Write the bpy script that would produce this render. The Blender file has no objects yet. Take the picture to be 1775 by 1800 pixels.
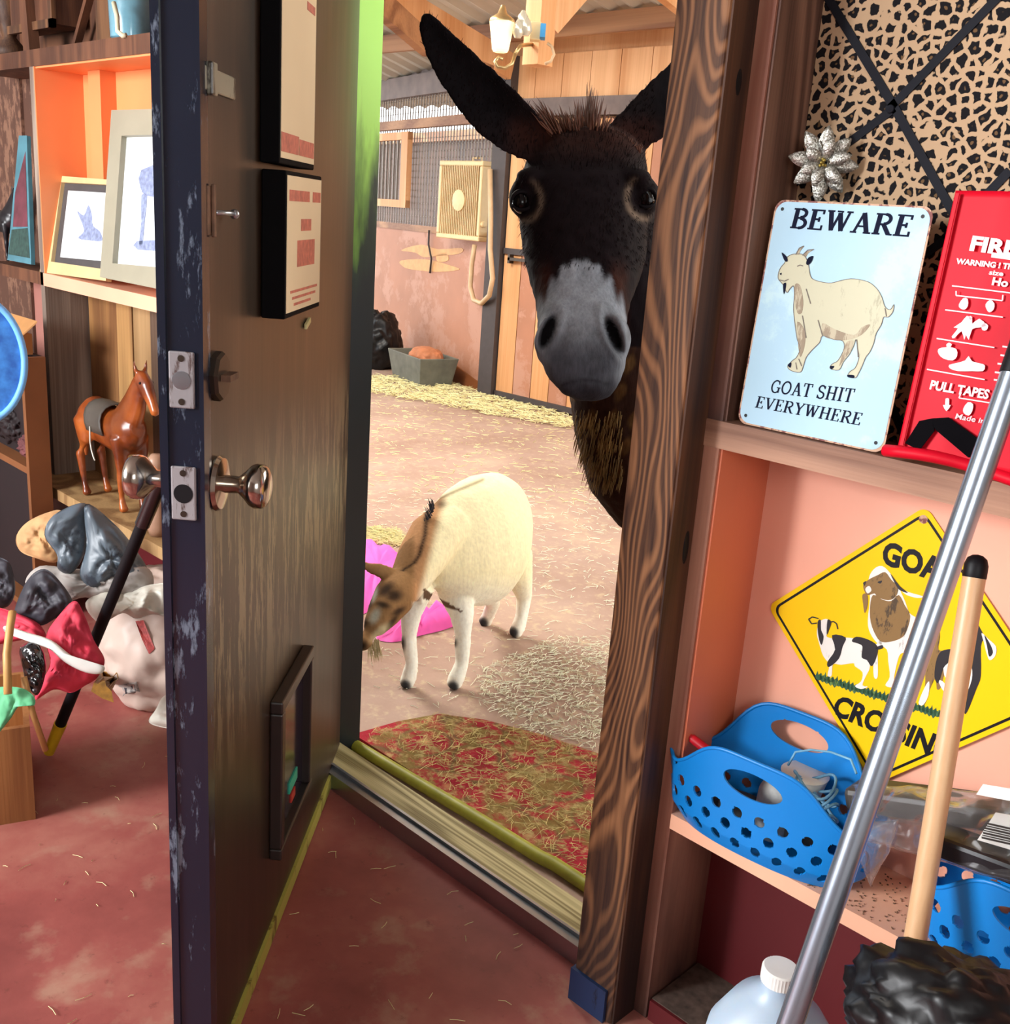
import bpy, bmesh, math, random
import numpy as np
from mathutils import Vector, Matrix
PI = math.pi
rnd = random.Random(7)
scn = bpy.context.scene
# ---------------------------------------------------------------- camera
FPX, PITCH, ROLL, YAW = 1814.8, .2796, .0716, -.7716
CAM = Vector((0, 0, 1.28))
_c, _s = math.cos(ROLL), math.sin(ROLL)
_R = np.array([[_c, -_s, 0], [_s, _c, 0], [0, 0, 1]])
_dn = _R @ np.array([0, math.cos(PITCH), math.sin(PITCH)])
_fw = _R @ np.array([0, -math.sin(PITCH), math.cos(PITCH)])
_rt = _R @ np.array([1, 0, 0])
_M = np.array([math.cos(YAW)*_rt + math.sin(YAW)*_fw, -math.sin(YAW)*_rt + math.cos(YAW)*_fw, -_dn])
RIGHT, UP, FWD = (Vector(_M @ np.array(v, float)) for v in ((1, 0, 0), (0, -1, 0), (0, 0, 1)))
cam_d = bpy.data.cameras.new('camera')
cam_o = bpy.data.objects.new('camera', cam_d)
scn.collection.objects.link(cam_o)
m = Matrix.Identity(4)
for i in range(3):
    m[i][0], m[i][1], m[i][2], m[i][3] = RIGHT[i], UP[i], -FWD[i], CAM[i]
cam_o.matrix_world = m
cam_d.sensor_fit = 'HORIZONTAL'; cam_d.sensor_width = 36; cam_d.lens = FPX/1775*36
cam_d.clip_start = .05; cam_d.clip_end = 200
scn.camera = cam_o
# ---------------------------------------------------------------- daylight and fill
w = bpy.data.worlds.new('sky'); scn.world = w; w.use_nodes = True
bgn = w.node_tree.nodes['Background']
bgn.inputs[0].default_value = (.93, .97, 1, 1); bgn.inputs[1].default_value = 3.2
def area(name, loc, target, sx, sy, power, col):
    l = bpy.data.lights.new(name, 'AREA'); l.shape = 'RECTANGLE'; l.size = sx; l.size_y = sy
    l.energy = power; l.color = col
    o = bpy.data.objects.new(name, l); scn.collection.objects.link(o)
    o.location = loc; o.rotation_euler = (Vector(target)-Vector(loc)).to_track_quat('-Z', 'Y').to_euler()
    return o
area('window_daylight', (-2.65, -2.25, 1.75), (-1.5, 1.2, .8), 1.2, 1.1, 140, (.97, .98, 1))
area('side_fill', (1.22, -.7, 1.65), (-1.5, 1.0, .8), 1.0, .9, 8, (1, .97, .93))  # added fill lamp to lift the door face; its side window is made up
area('barn_daylight', (-4.3, 3.4, 3.1), (-3.6, 3.4, 0), 3.4, 2.6, 620, (1, .95, .86))
area('barn_side_daylight', (-.3, 4.2, 2.0), (-2.2, 2.2, .3), 2.0, 1.6, 48, (1, .97, .88))
scn.view_settings.view_transform = 'Standard'; scn.view_settings.look = 'None'
scn.view_settings.gamma = 1; scn.view_settings.use_curve_mapping = False
scn.view_settings.exposure = 0.62
# ---------------------------------------------------------------- points on real planes
def ray(x, y): return RIGHT*((x-887.5)/FPX) - UP*((y-900)/FPX) + FWD
def D(x, y, d): return CAM + ray(x, y)*d
def PL(x, y, n, p0):
    r = ray(x, y); n = Vector(n)
    return CAM + r*((Vector(p0)-CAM).dot(n)/r.dot(n))
def W(x, y, Y): return PL(x, y, (0, 1, 0), (0, Y, 0))
def F(x, y, z=0): return PL(x, y, (0, 0, 1), (0, 0, z))
class Frame:
    """a real plane: origin, u (along), v (up), n (towards the viewer's side)"""
    def __init__(s, o, u, v):
        s.o = Vector(o); s.u = Vector(u).normalized(); s.v = Vector(v).normalized(); s.n = s.u.cross(s.v).normalized()
    def p(s, u, v, n=0): return s.o + s.u*u + s.v*v + s.n*n
    def uv(s, x, y):
        d = PL(x, y, s.n, s.o) - s.o
        return (d.dot(s.u), d.dot(s.v))
# ---------------------------------------------------------------- objects
LOC = {}
def link(o): scn.collection.objects.link(o)
def tag(o, label=None, cat=None, group=None, kind=None):
    if label: o['label'] = label
    if cat: o['category'] = cat
    if group: o['group'] = group
    if kind: o['kind'] = kind
    return o
def thing(name, label, cat, loc, group=None):
    o = bpy.data.objects.new(name, None); link(o); o.location = Vector(loc); o.empty_display_size = .05
    LOC[o] = Vector(loc)
    return tag(o, label, cat, group)
class MB:
    def __init__(s): s.v = []; s.f = []
    def add(s, vs, fs):
        b = len(s.v); s.v += [Vector(q) for q in vs]; s.f += [tuple(b+i for i in f) for f in fs]; return s
    def hexa(s, p):
        return s.add(p, [(0, 3, 2, 1), (4, 5, 6, 7), (0, 1, 5, 4), (1, 2, 6, 5), (2, 3, 7, 6), (3, 0, 4, 7)])
    def box(s, x0, x1, y0, y1, z0, z1):
        return s.hexa([(x0, y0, z0), (x1, y0, z0), (x1, y1, z0), (x0, y1, z0), (x0, y0, z1), (x1, y0, z1), (x1, y1, z1), (x0, y1, z1)])
    def fbox(s, fr, u0, u1, v0, v1, n0, n1):
        return s.hexa([fr.p(u0, v0, n0), fr.p(u1, v0, n0), fr.p(u1, v1, n0), fr.p(u0, v1, n0), fr.p(u0, v0, n1), fr.p(u1, v0, n1), fr.p(u1, v1, n1), fr.p(u0, v1, n1)])
    def beam(s, a, b, wd, hg, up=(0, 0, 1)):
        a, b = Vector(a), Vector(b); t = (b-a).normalized(); r = t.cross(Vector(up)).normalized()*wd/2; h = r.cross(t).normalized()*hg/2
        return s.hexa([a-r-h, a+r-h, a+r+h, a-r+h, b-r-h, b+r-h, b+r+h, b-r+h])
    def prism(s, pts, off):
        """closed polygon of points, extruded by the vector off"""
        n = len(pts); off = Vector(off)
        return s.add([Vector(q) for q in pts] + [Vector(q)+off for q in pts],
                     [tuple(range(n))[::-1], tuple(range(n, 2*n))] + [(i, (i+1) % n, n+(i+1) % n, n+i) for i in range(n)])
    def rings(s, rs, cap=True, closed=False):
        n = len(rs[0]); b = []
        for r in rs: b += list(r)
        k = len(rs); fs = []
        for j in range(k if closed else k-1):
            for i in range(n):
                fs.append((j*n+i, j*n+(i+1) % n, ((j+1) % k)*n+(i+1) % n, ((j+1) % k)*n+i))
        if cap and not closed: fs += [tuple(range(n))[::-1], tuple((k-1)*n+i for i in range(n))]
        return s.add(b, fs)
    def tube(s, path, r, n=10, closed=False, flat=1.0):
        P = [Vector(q) for q in path]; k = len(P); rs = []; ref = None
        for i in range(k):
            a = P[i-1] if (i or closed) else P[0]; c = P[(i+1) % k] if (i < k-1 or closed) else P[-1]
            t = (c-a).normalized()
            if ref is None: ref = Vector((0, 0, 1)) if abs(t.z) < .9 else Vector((1, 0, 0))
            u = t.cross(ref).normalized(); v = u.cross(t).normalized(); ref = v
            rr = r[i] if isinstance(r, (list, tuple)) else r
            rs.append([P[i]+u*math.cos(2*PI*j/n)*rr+v*math.sin(2*PI*j/n)*rr*flat for j in range(n)])
        return s.rings(rs, True, closed)
    def lathe(s, o, ax, prof, n=24):
        """prof: (distance along the axis, radius)"""
        o = Vector(o); ax = Vector(ax).normalized(); u = ax.orthogonal().normalized(); v = ax.cross(u)
        return s.rings([[o+ax*h+(u*math.cos(2*PI*j/n)+v*math.sin(2*PI*j/n))*max(r, 1e-4) for j in range(n)] for h, r in prof])
    def ball(s, c, rx, ry, rz, n=12, ax=None):
        c = Vector(c); X, Y, Z = ax or (Vector((1, 0, 0)), Vector((0, 1, 0)), Vector((0, 0, 1)))
        rs = []
        for i in range(n+1):
            a = -PI/2+PI*i/n; ca = max(math.cos(a), 1e-3)
            rs.append([c+X*rx*ca*math.cos(2*PI*j/(2*n))+Y*ry*ca*math.sin(2*PI*j/(2*n))+Z*rz*math.sin(a) for j in range(2*n)])
        return s.rings(rs)
    def build(s, name, mt, parent=None, smooth=False, bevel=0, origin=None, fix=True):
        if parent is not None: L = LOC[parent]
        elif origin is not None: L = Vector(origin)
        else:
            a = np.array([tuple(q) for q in s.v]); L = Vector((float(a[:, 0].mean()), float(a[:, 1].mean()), float(a[:, 2].min())))
        me = bpy.data.meshes.new(name); me.from_pydata([tuple(q-L) for q in s.v], [], s.f); me.validate()
        if fix:
            bm = bmesh.new(); bm.from_mesh(me); bmesh.ops.recalc_face_normals(bm, faces=bm.faces); bm.to_mesh(me); bm.free()
        me.materials.append(mt)
        o = bpy.data.objects.new(name, me); link(o)
        if parent is not None: o.parent = parent
        else: o.location = L
        LOC[o] = L
        if bevel:
            b = o.modifiers.new('bevel', 'BEVEL'); b.width = bevel; b.segments = 2; b.limit_method = 'ANGLE'; b.angle_limit = .6
        if smooth:
            me.polygons.foreach_set('use_smooth', [True]*len(me.polygons))
            if smooth != 1:
                me.set_sharp_from_angle(angle=smooth)
        return o
def struct(name, mb, mt, **k):
    return tag(mb.build(name, mt, **k), kind='structure')
# ---------------------------------------------------------------- materials
class NT:
    def __init__(s, name):
        s.m = bpy.data.materials.new(name); s.m.use_nodes = True; s.t = s.m.node_tree; s.b = s.t.nodes['Principled BSDF']
        s.tc = s.n('ShaderNodeTexCoord')
    def n(s, ty, **k):
        x = s.t.nodes.new(ty)
        for a, v in k.items(): setattr(x, a, v)
        return x
    def l(s, a, b): s.t.links.new(a, b)
    def coord(s, scale=(1, 1, 1), rot=(0, 0, 0), loc=(0, 0, 0)):
        mp = s.n('ShaderNodeMapping'); mp.inputs['Scale'].default_value = scale; mp.inputs['Rotation'].default_value = rot; mp.inputs['Location'].default_value = loc
        s.l(s.tc.outputs['Object'], mp.inputs[0]); return mp.outputs[0]
    def noise(s, vec, scale, detail=4, rough=.5, dist=0):
        x = s.n('ShaderNodeTexNoise'); x.inputs['Scale'].default_value = scale; x.inputs['Detail'].default_value = detail
        x.inputs['Roughness'].default_value = rough; x.inputs['Distortion'].default_value = dist; s.l(vec, x.inputs['Vector']); return x.outputs[0]
    def ramp(s, fac, stops, interp='LINEAR'):
        x = s.n('ShaderNodeValToRGB'); x.color_ramp.interpolation = interp; e = x.color_ramp.elements
        while len(e) < len(stops): e.new(.5)
        for i, (p, c) in enumerate(stops):
            e[i].position = p; e[i].color = (*c, 1) if len(c) == 3 else c
        s.l(fac, x.inputs[0]); return x.outputs[0]
    def math(s, op, a, b=None):
        x = s.n('ShaderNodeMath', operation=op)
        for i, q in enumerate((a, b)):
            if q is None: continue
            if isinstance(q, (int, float)): x.inputs[i].default_value = q
            else: s.l(q, x.inputs[i])
        return x.outputs[0]
    def mix(s, fac, a, b, mode='MIX'):
        x = s.n('ShaderNodeMix', data_type='RGBA', blend_type=mode)
        for i, q in ((0, fac), (6, a), (7, b)):
            if isinstance(q, (int, float)): x.inputs[i].default_value = q
            elif isinstance(q, tuple): x.inputs[i].default_value = (*q, 1)
            else: s.l(q, x.inputs[i])
        return x.outputs[2]
    def bump(s, h, strength=.3, dist=.01):
        x = s.n('ShaderNodeBump'); x.inputs['Strength'].default_value = strength; x.inputs['Distance'].default_value = dist
        s.l(h, x.inputs['Height']); s.l(x.outputs[0], s.b.inputs['Normal'])
    def col(s, c):
        if isinstance(c, tuple): s.b.inputs['Base Color'].default_value = (*c, 1)
        else: s.l(c, s.b.inputs['Base Color'])
    def set(s, rough=.6, metal=0, spec=.5, **k):
        s.b.inputs['Roughness'].default_value = rough; s.b.inputs['Metallic'].default_value = metal
        s.b.inputs['Specular IOR Level'].default_value = spec
        for a, v in k.items(): s.b.inputs[a.replace('_', ' ')].default_value = v
        return s.m
def H(hx):
    """sRGB hex to linear"""
    r = [int(hx[i:i+2], 16)/255 for i in (0, 2, 4)]
    return tuple(c/12.92 if c <= .04045 else ((c+.055)/1.055)**2.4 for c in r)
def plain(name, c, rough=.6, metal=0, var=.12, scale=18, bump=.05, spec=.5, **k):
    t = NT(name); c = H(c) if isinstance(c, str) else c
    v = t.noise(t.coord(), scale, 5)
    t.col(t.ramp(v, [(.3, tuple(q*(1-var) for q in c)), (.7, tuple(min(1, q*(1+var)) for q in c))]))
    if bump: t.bump(v, bump, .005)
    return t.set(rough, metal, spec, **k)
def wood(name, dark, light, rings=9, along='z', rough=.6, scale=5, stretch=.12, sharp=.5, dirt=None, spec=.4, seed=0, knots=False):
    t = NT(name); dark, light = H(dark), H(light)
    sc = {'z': (1, 1, stretch), 'x': (stretch, 1, 1), 'y': (1, stretch, 1)}[along]
    v = t.coord(sc, loc=(seed, seed*.7, seed*.3))
    n = t.noise(v, scale, 1.5, .4, .2)
    s_ = t.math('SINE', t.math('MULTIPLY', n, rings*2*PI))
    ringc = t.ramp(t.math('MULTIPLY_ADD', s_, .5) if False else t.math('ADD', t.math('MULTIPLY', s_, .5), .5),
                   [(max(0, sharp-.3), dark), (min(1, sharp+.45), light)])
    sc2 = tuple(q*1.0 if q != stretch else stretch*.15 for q in sc)
    fine = t.noise(t.coord(sc2), scale*22, 3, .6)
    c = t.mix(.35, ringc, t.ramp(fine, [(.3, dark), (.7, light)]))
    big = t.noise(t.coord(), 3, 3)
    c = t.mix(.5, c, t.ramp(big, [(.3, tuple(q*.72 for q in dark)), (.75, light)]), 'MIX') if knots else c
    if dirt:
        z0, z1, dc = dirt
        sp = t.n('ShaderNodeSeparateXYZ'); t.l(t.tc.outputs['Object'], sp.inputs[0])
        mm = t.math('ADD', sp.outputs[2], t.math('MULTIPLY', t.math('SUBTRACT', t.noise(t.coord((1, 1, .4)), 12, 4), .5), (z1-z0)*1.2))
        mr = t.n('ShaderNodeMapRange'); mr.inputs[1].default_value = z0; mr.inputs[2].default_value = z1; mr.inputs[3].default_value = .85; mr.inputs[4].default_value = 0
        t.l(mm, mr.inputs[0]); c = t.mix(mr.outputs[0], c, H(dc))
    t.col(c); t.bump(fine, .12, .004)
    return t.set(rough, 0, spec)
def painted(name, base, under, rough=.55, scale=6, amount=.62, stretch=(1, 1, .25), spec=.4):
    """worn paint: patches and chips of what lies under it"""
    t = NT(name); a, b = H(base), H(under)
    n = t.noise(t.coord(stretch), scale, 8, .7)
    f = t.ramp(n, [(amount, (0, 0, 0)), (amount+.06, (1, 1, 1))])
    soft = t.noise(t.coord(), 2.5, 3)
    c = t.ramp(soft, [(.3, tuple(q*.86 for q in a)), (.7, tuple(min(1, q*1.1) for q in a))])
    t.col(t.mix(f, c, b)); t.bump(n, .1, .004)
    return t.set(rough, 0, spec)
M = {}
M['black'] = plain('black', '0d0c10', .5, spec=.25)
M['white'] = plain('white', 'e8e8e2', .5, var=.05)
M['steel'] = plain('steel', 'b9c2cc', .3, 1, var=.06)
M['dark_metal'] = plain('dark_metal', '4a4038', .4, .8)
M['rust_metal'] = plain('rust_metal', '6d5140', .6, .5, var=.4, scale=60)
M['nickel'] = plain('nickel', 'b8ada2', .16, 1, var=.04, bump=.01)
# red painted concrete
t = NT('red_concrete')
n1 = t.noise(t.coord(), 2.2, 6, .6); n2 = t.noise(t.coord(), 34, 6, .7); n3 = t.noise(t.coord(), 9, 5, .6)
c = t.ramp(n1, [(.28, H('6b302d')), (.5, H('964e48')), (.72, H('b57a69'))])
c = t.mix(t.ramp(n3, [(.56, (0, 0, 0)), (.72, (.55, .55, .55))]), c, H('b08f78'))
c = t.mix(t.ramp(n2, [(.6, (0, 0, 0)), (.78, (.8, .8, .8))]), c, H('5b3128'))
t.col(c); t.bump(n2, .12, .004); M['red_concrete'] = t.set(.5, 0, .45)
t = NT('barn_concrete')
n1 = t.noise(t.coord(), 1.4, 6, .6); n2 = t.noise(t.coord(), 26, 6, .7)
c = t.ramp(n1, [(.3, H('96796a')), (.55, H('ab9183')), (.75, H('bfa58e'))])
c = t.mix(t.ramp(n2, [(.52, (0, 0, 0)), (.7, (.5, .5, .5))]), c, H('cfc098'))
t.col(c); t.bump(n2, .2, .006); M['barn_concrete'] = t.set(.8, 0, .2)
M['post_wood'] = wood('post_wood', '351c13', 'a3714b', rings=34, scale=6.5, stretch=.26, sharp=.6, dirt=(.0, .34, '231c1e'), seed=3.1)
M['post_side'] = wood('post_side', '2c1912', '5c3a26', rings=8, scale=7, stretch=.1, dirt=(0, .34, '1d1718'), seed=1)
M['stud_wood'] = wood('stud_wood', '8a5645', 'bd8a72', rings=6, scale=5, stretch=.1, dirt=(.0, .34, '2b2326'), seed=5)
M['stud_dark'] = wood('stud_dark', '4b3027', '8a6553', rings=9, scale=9, stretch=.06, seed=2)
M['block_wood'] = wood('block_wood', '74503f', 'b58a70', rings=5, scale=6, along='x', stretch=.15, seed=4)
M['old_wood'] = wood('old_wood', '3d2219', '7e5238', rings=6, scale=8, stretch=.12, seed=9, knots=True)
M['pine_board'] = wood('pine_board', '7b5a38', 'b59465', rings=5, scale=7, stretch=.1, seed=7)
M['grey_board'] = wood('grey_board', '6b5a50', 'b0a090', rings=5, scale=7, stretch=.08, seed=8)
M['peach'] = painted('peach_paint', 'f2ae94', 'cf8a72', .55, 9, .68)
M['orange'] = painted('orange_paint', 'd97a58', 'f0c9a4', .5, 40, .76)
M['orange_left'] = painted('orange_paint_left', 'f2965f', 'c06a3c', .5, 9, .72)
M['peach_trim'] = painted('peach_trim', 'f0b595', 'cf9a78', .55, 9, .7)
M['maroon'] = painted('maroon_paint', '5c1a1e', '3c1214', .5, 6, .66)
M['mauve'] = painted('mauve_paint', 'b0766a', '8a5a50', .6, 6, .62)
M['osb'] = painted('osb', '5e4033', '886450', .7, 26, .52, (1, 1, .5))
M['door_black'] = painted('door_black', '171d2c', '66707f', .22, 34, .57, spec=.6)
M['sill_wood'] = wood('sill_wood', '6f6238', 'c8bc8c', rings=9, scale=16, along='x', stretch=.04, seed=6)
M['barn_dark0'] = plain('plate_dust', '5a4a40', .9, var=.4, scale=60)
M['plaster'] = plain('plaster', 'a39e97', .8)
M['glass'] = NT('glass').set(.05, 0, .5, Transmission_Weight=1.0)
# dark brown stained door face, worn and streaky
t = NT('door_brown')
v = t.coord((1, 1, .07)); n1 = t.noise(v, 22, 5, .6); n2 = t.noise(t.coord((1, 1, .5)), 3.2, 4)
c = t.ramp(n1, [(.35, H('0f0907')), (.55, H('271a13')), (.75, H('46342a'))])
sp = t.n('ShaderNodeSeparateXYZ'); t.l(t.tc.outputs['Object'], sp.inputs[0])
band = t.math('SUBTRACT', 1.1, t.math('ABSOLUTE', t.math('MULTIPLY', t.math('SUBTRACT', sp.outputs[2], .72), 4.2)))
wear = t.math('MULTIPLY', t.math('MAXIMUM', band, 0.0), t.ramp(t.noise(t.coord((1, 1, .12)), 40, 6, .75), [(.50, (0, 0, 0)), (.54, (1, 1, 1))]))
c = t.mix(t.math('MULTIPLY', wear, 1.1), c, H('85765a'))
c = t.mix(t.ramp(n2, [(.4, (0, 0, 0)), (.75, (.3, .3, .3))]), c, H('4a3a26'))
t.col(c); t.bump(n1, .12, .003); M['door_brown'] = t.set(.36, 0, .6)
# jamb colour with reflected daylight painted in: bright green above, near-black below
t = NT('jamb_reflection')
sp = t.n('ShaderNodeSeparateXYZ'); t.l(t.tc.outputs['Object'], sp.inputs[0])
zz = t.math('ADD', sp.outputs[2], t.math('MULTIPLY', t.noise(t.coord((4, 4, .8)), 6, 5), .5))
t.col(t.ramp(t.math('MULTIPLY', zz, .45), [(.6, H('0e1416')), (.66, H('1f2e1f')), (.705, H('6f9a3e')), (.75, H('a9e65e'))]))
M['jamb_reflection'] = t.set(.4, 0, .5)
# leopard print fabric
t = NT('leopard_fabric')
v = t.coord(); wob = t.n('ShaderNodeTexNoise'); wob.inputs['Scale'].default_value = 60; t.l(v, wob.inputs['Vector'])
mv = t.n('ShaderNodeMix', data_type='VECTOR'); mv.inputs[0].default_value = .012
t.l(v, mv.inputs[4]); t.l(wob.outputs[1], mv.inputs[5])
vo = t.n('ShaderNodeTexVoronoi', feature='F1', distance='EUCLIDEAN'); vo.inputs['Scale'].default_value = 66; vo.inputs['Randomness'].default_value = .8
ve = t.n('ShaderNodeTexVoronoi', feature='DISTANCE_TO_EDGE'); ve.inputs['Scale'].default_value = 66; ve.inputs['Randomness'].default_value = .8
t.l(mv.outputs[1], vo.inputs['Vector']); t.l(mv.outputs[1], ve.inputs['Vector'])
br = t.noise(v, 110, 2)
jit = t.math('MULTIPLY', t.math('SUBTRACT', br, .5), .30)
spot = t.ramp(t.math('ADD', ve.outputs['Distance'], jit), [(.15, (0, 0, 0)), (.19, (1, 1, 1))])
core = t.ramp(t.math('ADD', vo.outputs['Distance'], jit), [(.12, (1, 1, 1)), (.17, (0, 0, 0))])
c = t.mix(spot, H('b89a7a'), H('121013')); c = t.mix(core, c, H('6a5036'))
t.col(c); M['leopard'] = t.set(.85, 0, .2)
# ================================================================ the setting
struct('floor', MB().box(-4.3, 1.4, -2.4, 1.30, -.06, 0), M['red_concrete'])
struct('floor_barn', MB().box(-12, 4, 1.30, 9, -.06, 0), M['barn_concrete'])
YF, YB = 1.24, 1.378            # front of the studs, face of the infill panels
XR = -.792                      # right side of the first stud right of the doorway
def sw(name, *b, mt): return struct(name, MB().box(*b), M[mt])
# right of the doorway
sw('wall_front', XR, 1.3, YB, YB+.02, .0, .375, mt='maroon')
sw('wall_front', XR, 1.3, YB, YB+.02, .375, 1.0, mt='peach')
sw('wall_front', XR, 1.3, YB, YB+.02, 1.0, 2.5, mt='post_side')
sw('trim_1', -.834, XR, YF, YB, 1.022, 2.5, mt='stud_wood')
struct('trim_2', MB().box(-.834, XR, YF, YB, .0, .983), M['stud_wood'])
struct('trim_3', MB().box(XR, XR+.004, YF+.004, YB, .41, .983), M['orange'])
struct('trim_4', MB().box(-.838, 1.3, YF-.003, YB, .983, 1.022), M['block_wood'])
struct('trim_5', MB().box(XR, 1.3, YF-.002, YB, .366, .392), M['peach_trim'])
struct('trim_6', MB().box(XR, XR+.004, YF+.004, YB, 1.022, 2.5), M['stud_dark'])
struct('trim_7', MB().box(XR+.004, 1.3, YF, YB, .0, .038), M['maroon'])
struct('trim_25', MB().box(XR+.004, 1.3, YF+.006, YB, .038, .040), M['barn_dark0'])
# left of the doorway
sw('wall_left', -3.62, -1.86, YB, YB+.02, 1.62, 2.5, mt='old_wood')
sw('wall_left', -3.17, -1.86, YB, YB+.02, 1.0, 1.60, mt='orange_left')
sw('wall_left', -3.62, -3.20, YB, YB+.02, 1.0, 1.60, mt='osb')
sw('wall_left', -3.62, -3.17, YB, YB+.02, 0, 1.0, mt='mauve')
sw('wall_left', -3.17, -1.86, YB, YB+.02, 0, .38, mt='maroon')
struct('trim_8', MB().box(-3.62, -1.86, YF, YB, 1.588, 1.632), M['old_wood'])
struct('trim_9', MB().box(-3.17, -1.86, YF-.004, YB, .985, 1.022), M['peach_trim'])
struct('trim_10', MB().box(-3.62, -3.17, YF, YB, .985, 1.022), M['old_wood'])
struct('trim_11', MB().box(-3.62, -1.86, YF-.06, YB, .372, .405), M['pine_board'])
struct('trim_12', MB().box(-3.20, -3.172, YF, YB, .405, 1.588), M['grey_board'])
struct('trim_13', MB().box(-3.171, -3.166, YF, YB, 1.022, 1.588), M['orange_left'])
struct('trim_14', MB().box(-3.166, -1.86, YF+.004, YB, 1.583, 1.588), M['orange_left'])
struct('trim_15', MB().box(-3.03, -2.955, YB-.045, YB, 1.022, 1.583), M['orange_left'])
struct('trim_16', MB().box(-1.90, -1.86, YF, YB, 0, 2.5), M['stud_wood'])
# weathered boards behind the horse
xs = [-3.166, -2.97, -2.87, -2.76, -2.70, -2.52, -2.38, -2.18, -1.9]
for i in range(8):
    struct('wall_left', MB().box(xs[i]+.001, xs[i+1]-.002, YB-.012-.003*(i % 2), YB, .405, .985),
           wood('aged_board', ['6b4427', '7b5836', '8a6a44', '5b4636', '8f8072', '8b7d70', '705038', '8b7d70'][i], ['a87a47', 'b58a55', 'b99668', '8a7564', 'cfc2b2', 'c9bcae', 'a08060', 'c9bcae'][i], rings=4, scale=7, stretch=.1, seed=i*2.3))
# jamb, sill, outer cladding and the rest of the room
struct('door_1', MB().box(-1.86, -1.80, 1.338, 1.40, 0, 2.1), M['jamb_reflection'])
struct('trim_17', MB().box(-1.86, -.80, YF, 1.40, 2.1, 2.5), M['post_side'])
struct('trim_18', MB().box(-1.80, -.836, 1.268, 1.338, 0, .045), M['sill_wood'])
struct('trim_19', MB().box(-1.80, -.836, 1.243, 1.268, 0, .040).box(-1.80, -.836, 1.262, 1.268, .04, .047), M['steel'])
struct('wall_front', MB().box(-.84, 3, YB+.021, 1.41, 0, 2.5), M['post_side'])
struct('wall_left', MB().box(-8.0, -1.86, YB+.021, 1.41, 0, 2.5), M['post_side'])
struct('wall_left', MB().box(-4.3, -3.62, YB-.01, YB+.02, 0, 2.5), M['osb'])
struct('wall_side', MB().box(-4.36, -4.3, -2.4, 1.40, 0, 2.5), M['plaster'])
struct('wall_right_unseen', MB().box(1.3, 1.36, -2.4, -1.25, 0, 2.5).box(1.3, 1.36, -.15, 1.40, 0, 2.5).box(1.3, 1.36, -1.25, -.15, 0, 1.2).box(1.3, 1.36, -1.25, -.15, 2.1, 2.5), M['plaster'])  # unseen wall, with an opening made up for the added fill lamp
struct('wall_back', MB().box(-4.3, -3.2, -2.46, -2.4, 0, 2.5).box(-1.4, 1.36, -2.46, -2.4, 0, 2.5).box(-3.2, -1.4, -2.46, -2.4, 0, 1.1).box(-3.2, -1.4, -2.46, -2.4, 2.35, 2.5), M['plaster'])
struct('ceiling', MB().box(-4.36, 1.36, -2.46, 1.41, 2.5, 2.54), M['plaster'])

# ---------------------------------------------------------------- barn beyond the doorway
Q1, Q2 = F(755, 655), F(868, 697)
SU = (Q2-Q1).normalized()
ST = Frame(Q2, SU, (0, 0, 1))            # stall wall; n points back towards the doorway
M['stall_ply'] = painted('stall_plywood', 'b0795c', 'b98870', .6, 3, .5, (1, 1, 1))
M['stall_base'] = painted('stall_base', '8a4f24', 'a9703c', .7, 6, .6, (1, 1, 1))
M['barn_pine'] = wood('barn_pine', 'c98d58', 'e8b684', rings=3, scale=3, stretch=.1, seed=2)
M['barn_beam'] = wood('barn_beam', '7d5238', 'b5875f', rings=4, scale=3, along='x', stretch=.1, seed=3)
M['barn_dark'] = plain('barn_dark', '3f3634', .6)
M['barn_track'] = plain('barn_track', '6a5a54', .6, var=.25, scale=8)
M['roof_metal'] = plain('roof_metal', 'c4c0b2', .5, .0, var=.12, scale=3)
M['mesh_wire'] = plain('mesh_wire', '7d7268', .5, .5)
def U(x, y): return ST.uv(x, y)
z_ply = 1.10
mb = MB().fbox(ST, -5.2, -.02, 0, z_ply, -.04, 0)
struct('wall_stall', mb, M['stall_ply'])
pts = [U(645, 588), U(700, 612), U(755, 628), U(800, 640), U(838, 668), U(868, 680)]
mb = MB(); mb.prism([ST.p(-5.2, 0, .004), ST.p(-.02, 0, .004)] + [ST.p(u, max(v, .03), .004) for u, v in pts[::-1]] + [ST.p(-5.2, .28, .004)], ST.n*.01)
struct('baseboard_stall', mb, M['stall_base'])
struct('trim_20', MB().fbox(ST, -5.2, -.02, 2.14, 2.30, -.05, .02), M['barn_track'])
struct('trim_21', MB().fbox(ST, -5.2, -.02, 2.40, 2.52, -.05, .02).fbox(ST, -5.2, -.02, z_ply, z_ply+.05, -.05, .01).fbox(ST, -5.2, -.02, 1.90, 1.97, -.05, .01), M['barn_beam'])
struct('wall_stall', MB().fbox(ST, -5.2, -.02, 2.30, 2.9, -.06, -.03), M['barn_track'])
# wire mesh above the boarding
mb = MB()
k = -3.6
while k < -.05:
    mb.fbox(ST, k, k+.006, 1.15, 2.14, -.02, -.012); k += .05
for j in range(20): mb.fbox(ST, -3.6, -.05, 1.17+j*.05, 1.174+j*.05, -.026, -.02)
tag(mb.build('stall_mesh', M['mesh_wire']), 'square wire mesh panel over the plywood stall wall', 'wire mesh')
# inside of the stall, seen through the mesh
mb = MB().fbox(ST, -12, .1, 0, 2.17, -2.1, -2.04)
struct('wall_stall_rear', mb, M['post_side'])
struct('trim_22', MB().fbox(ST, -12, .1, 2.06, 2.17, -2.03, -1.95), M['barn_beam'])
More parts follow.
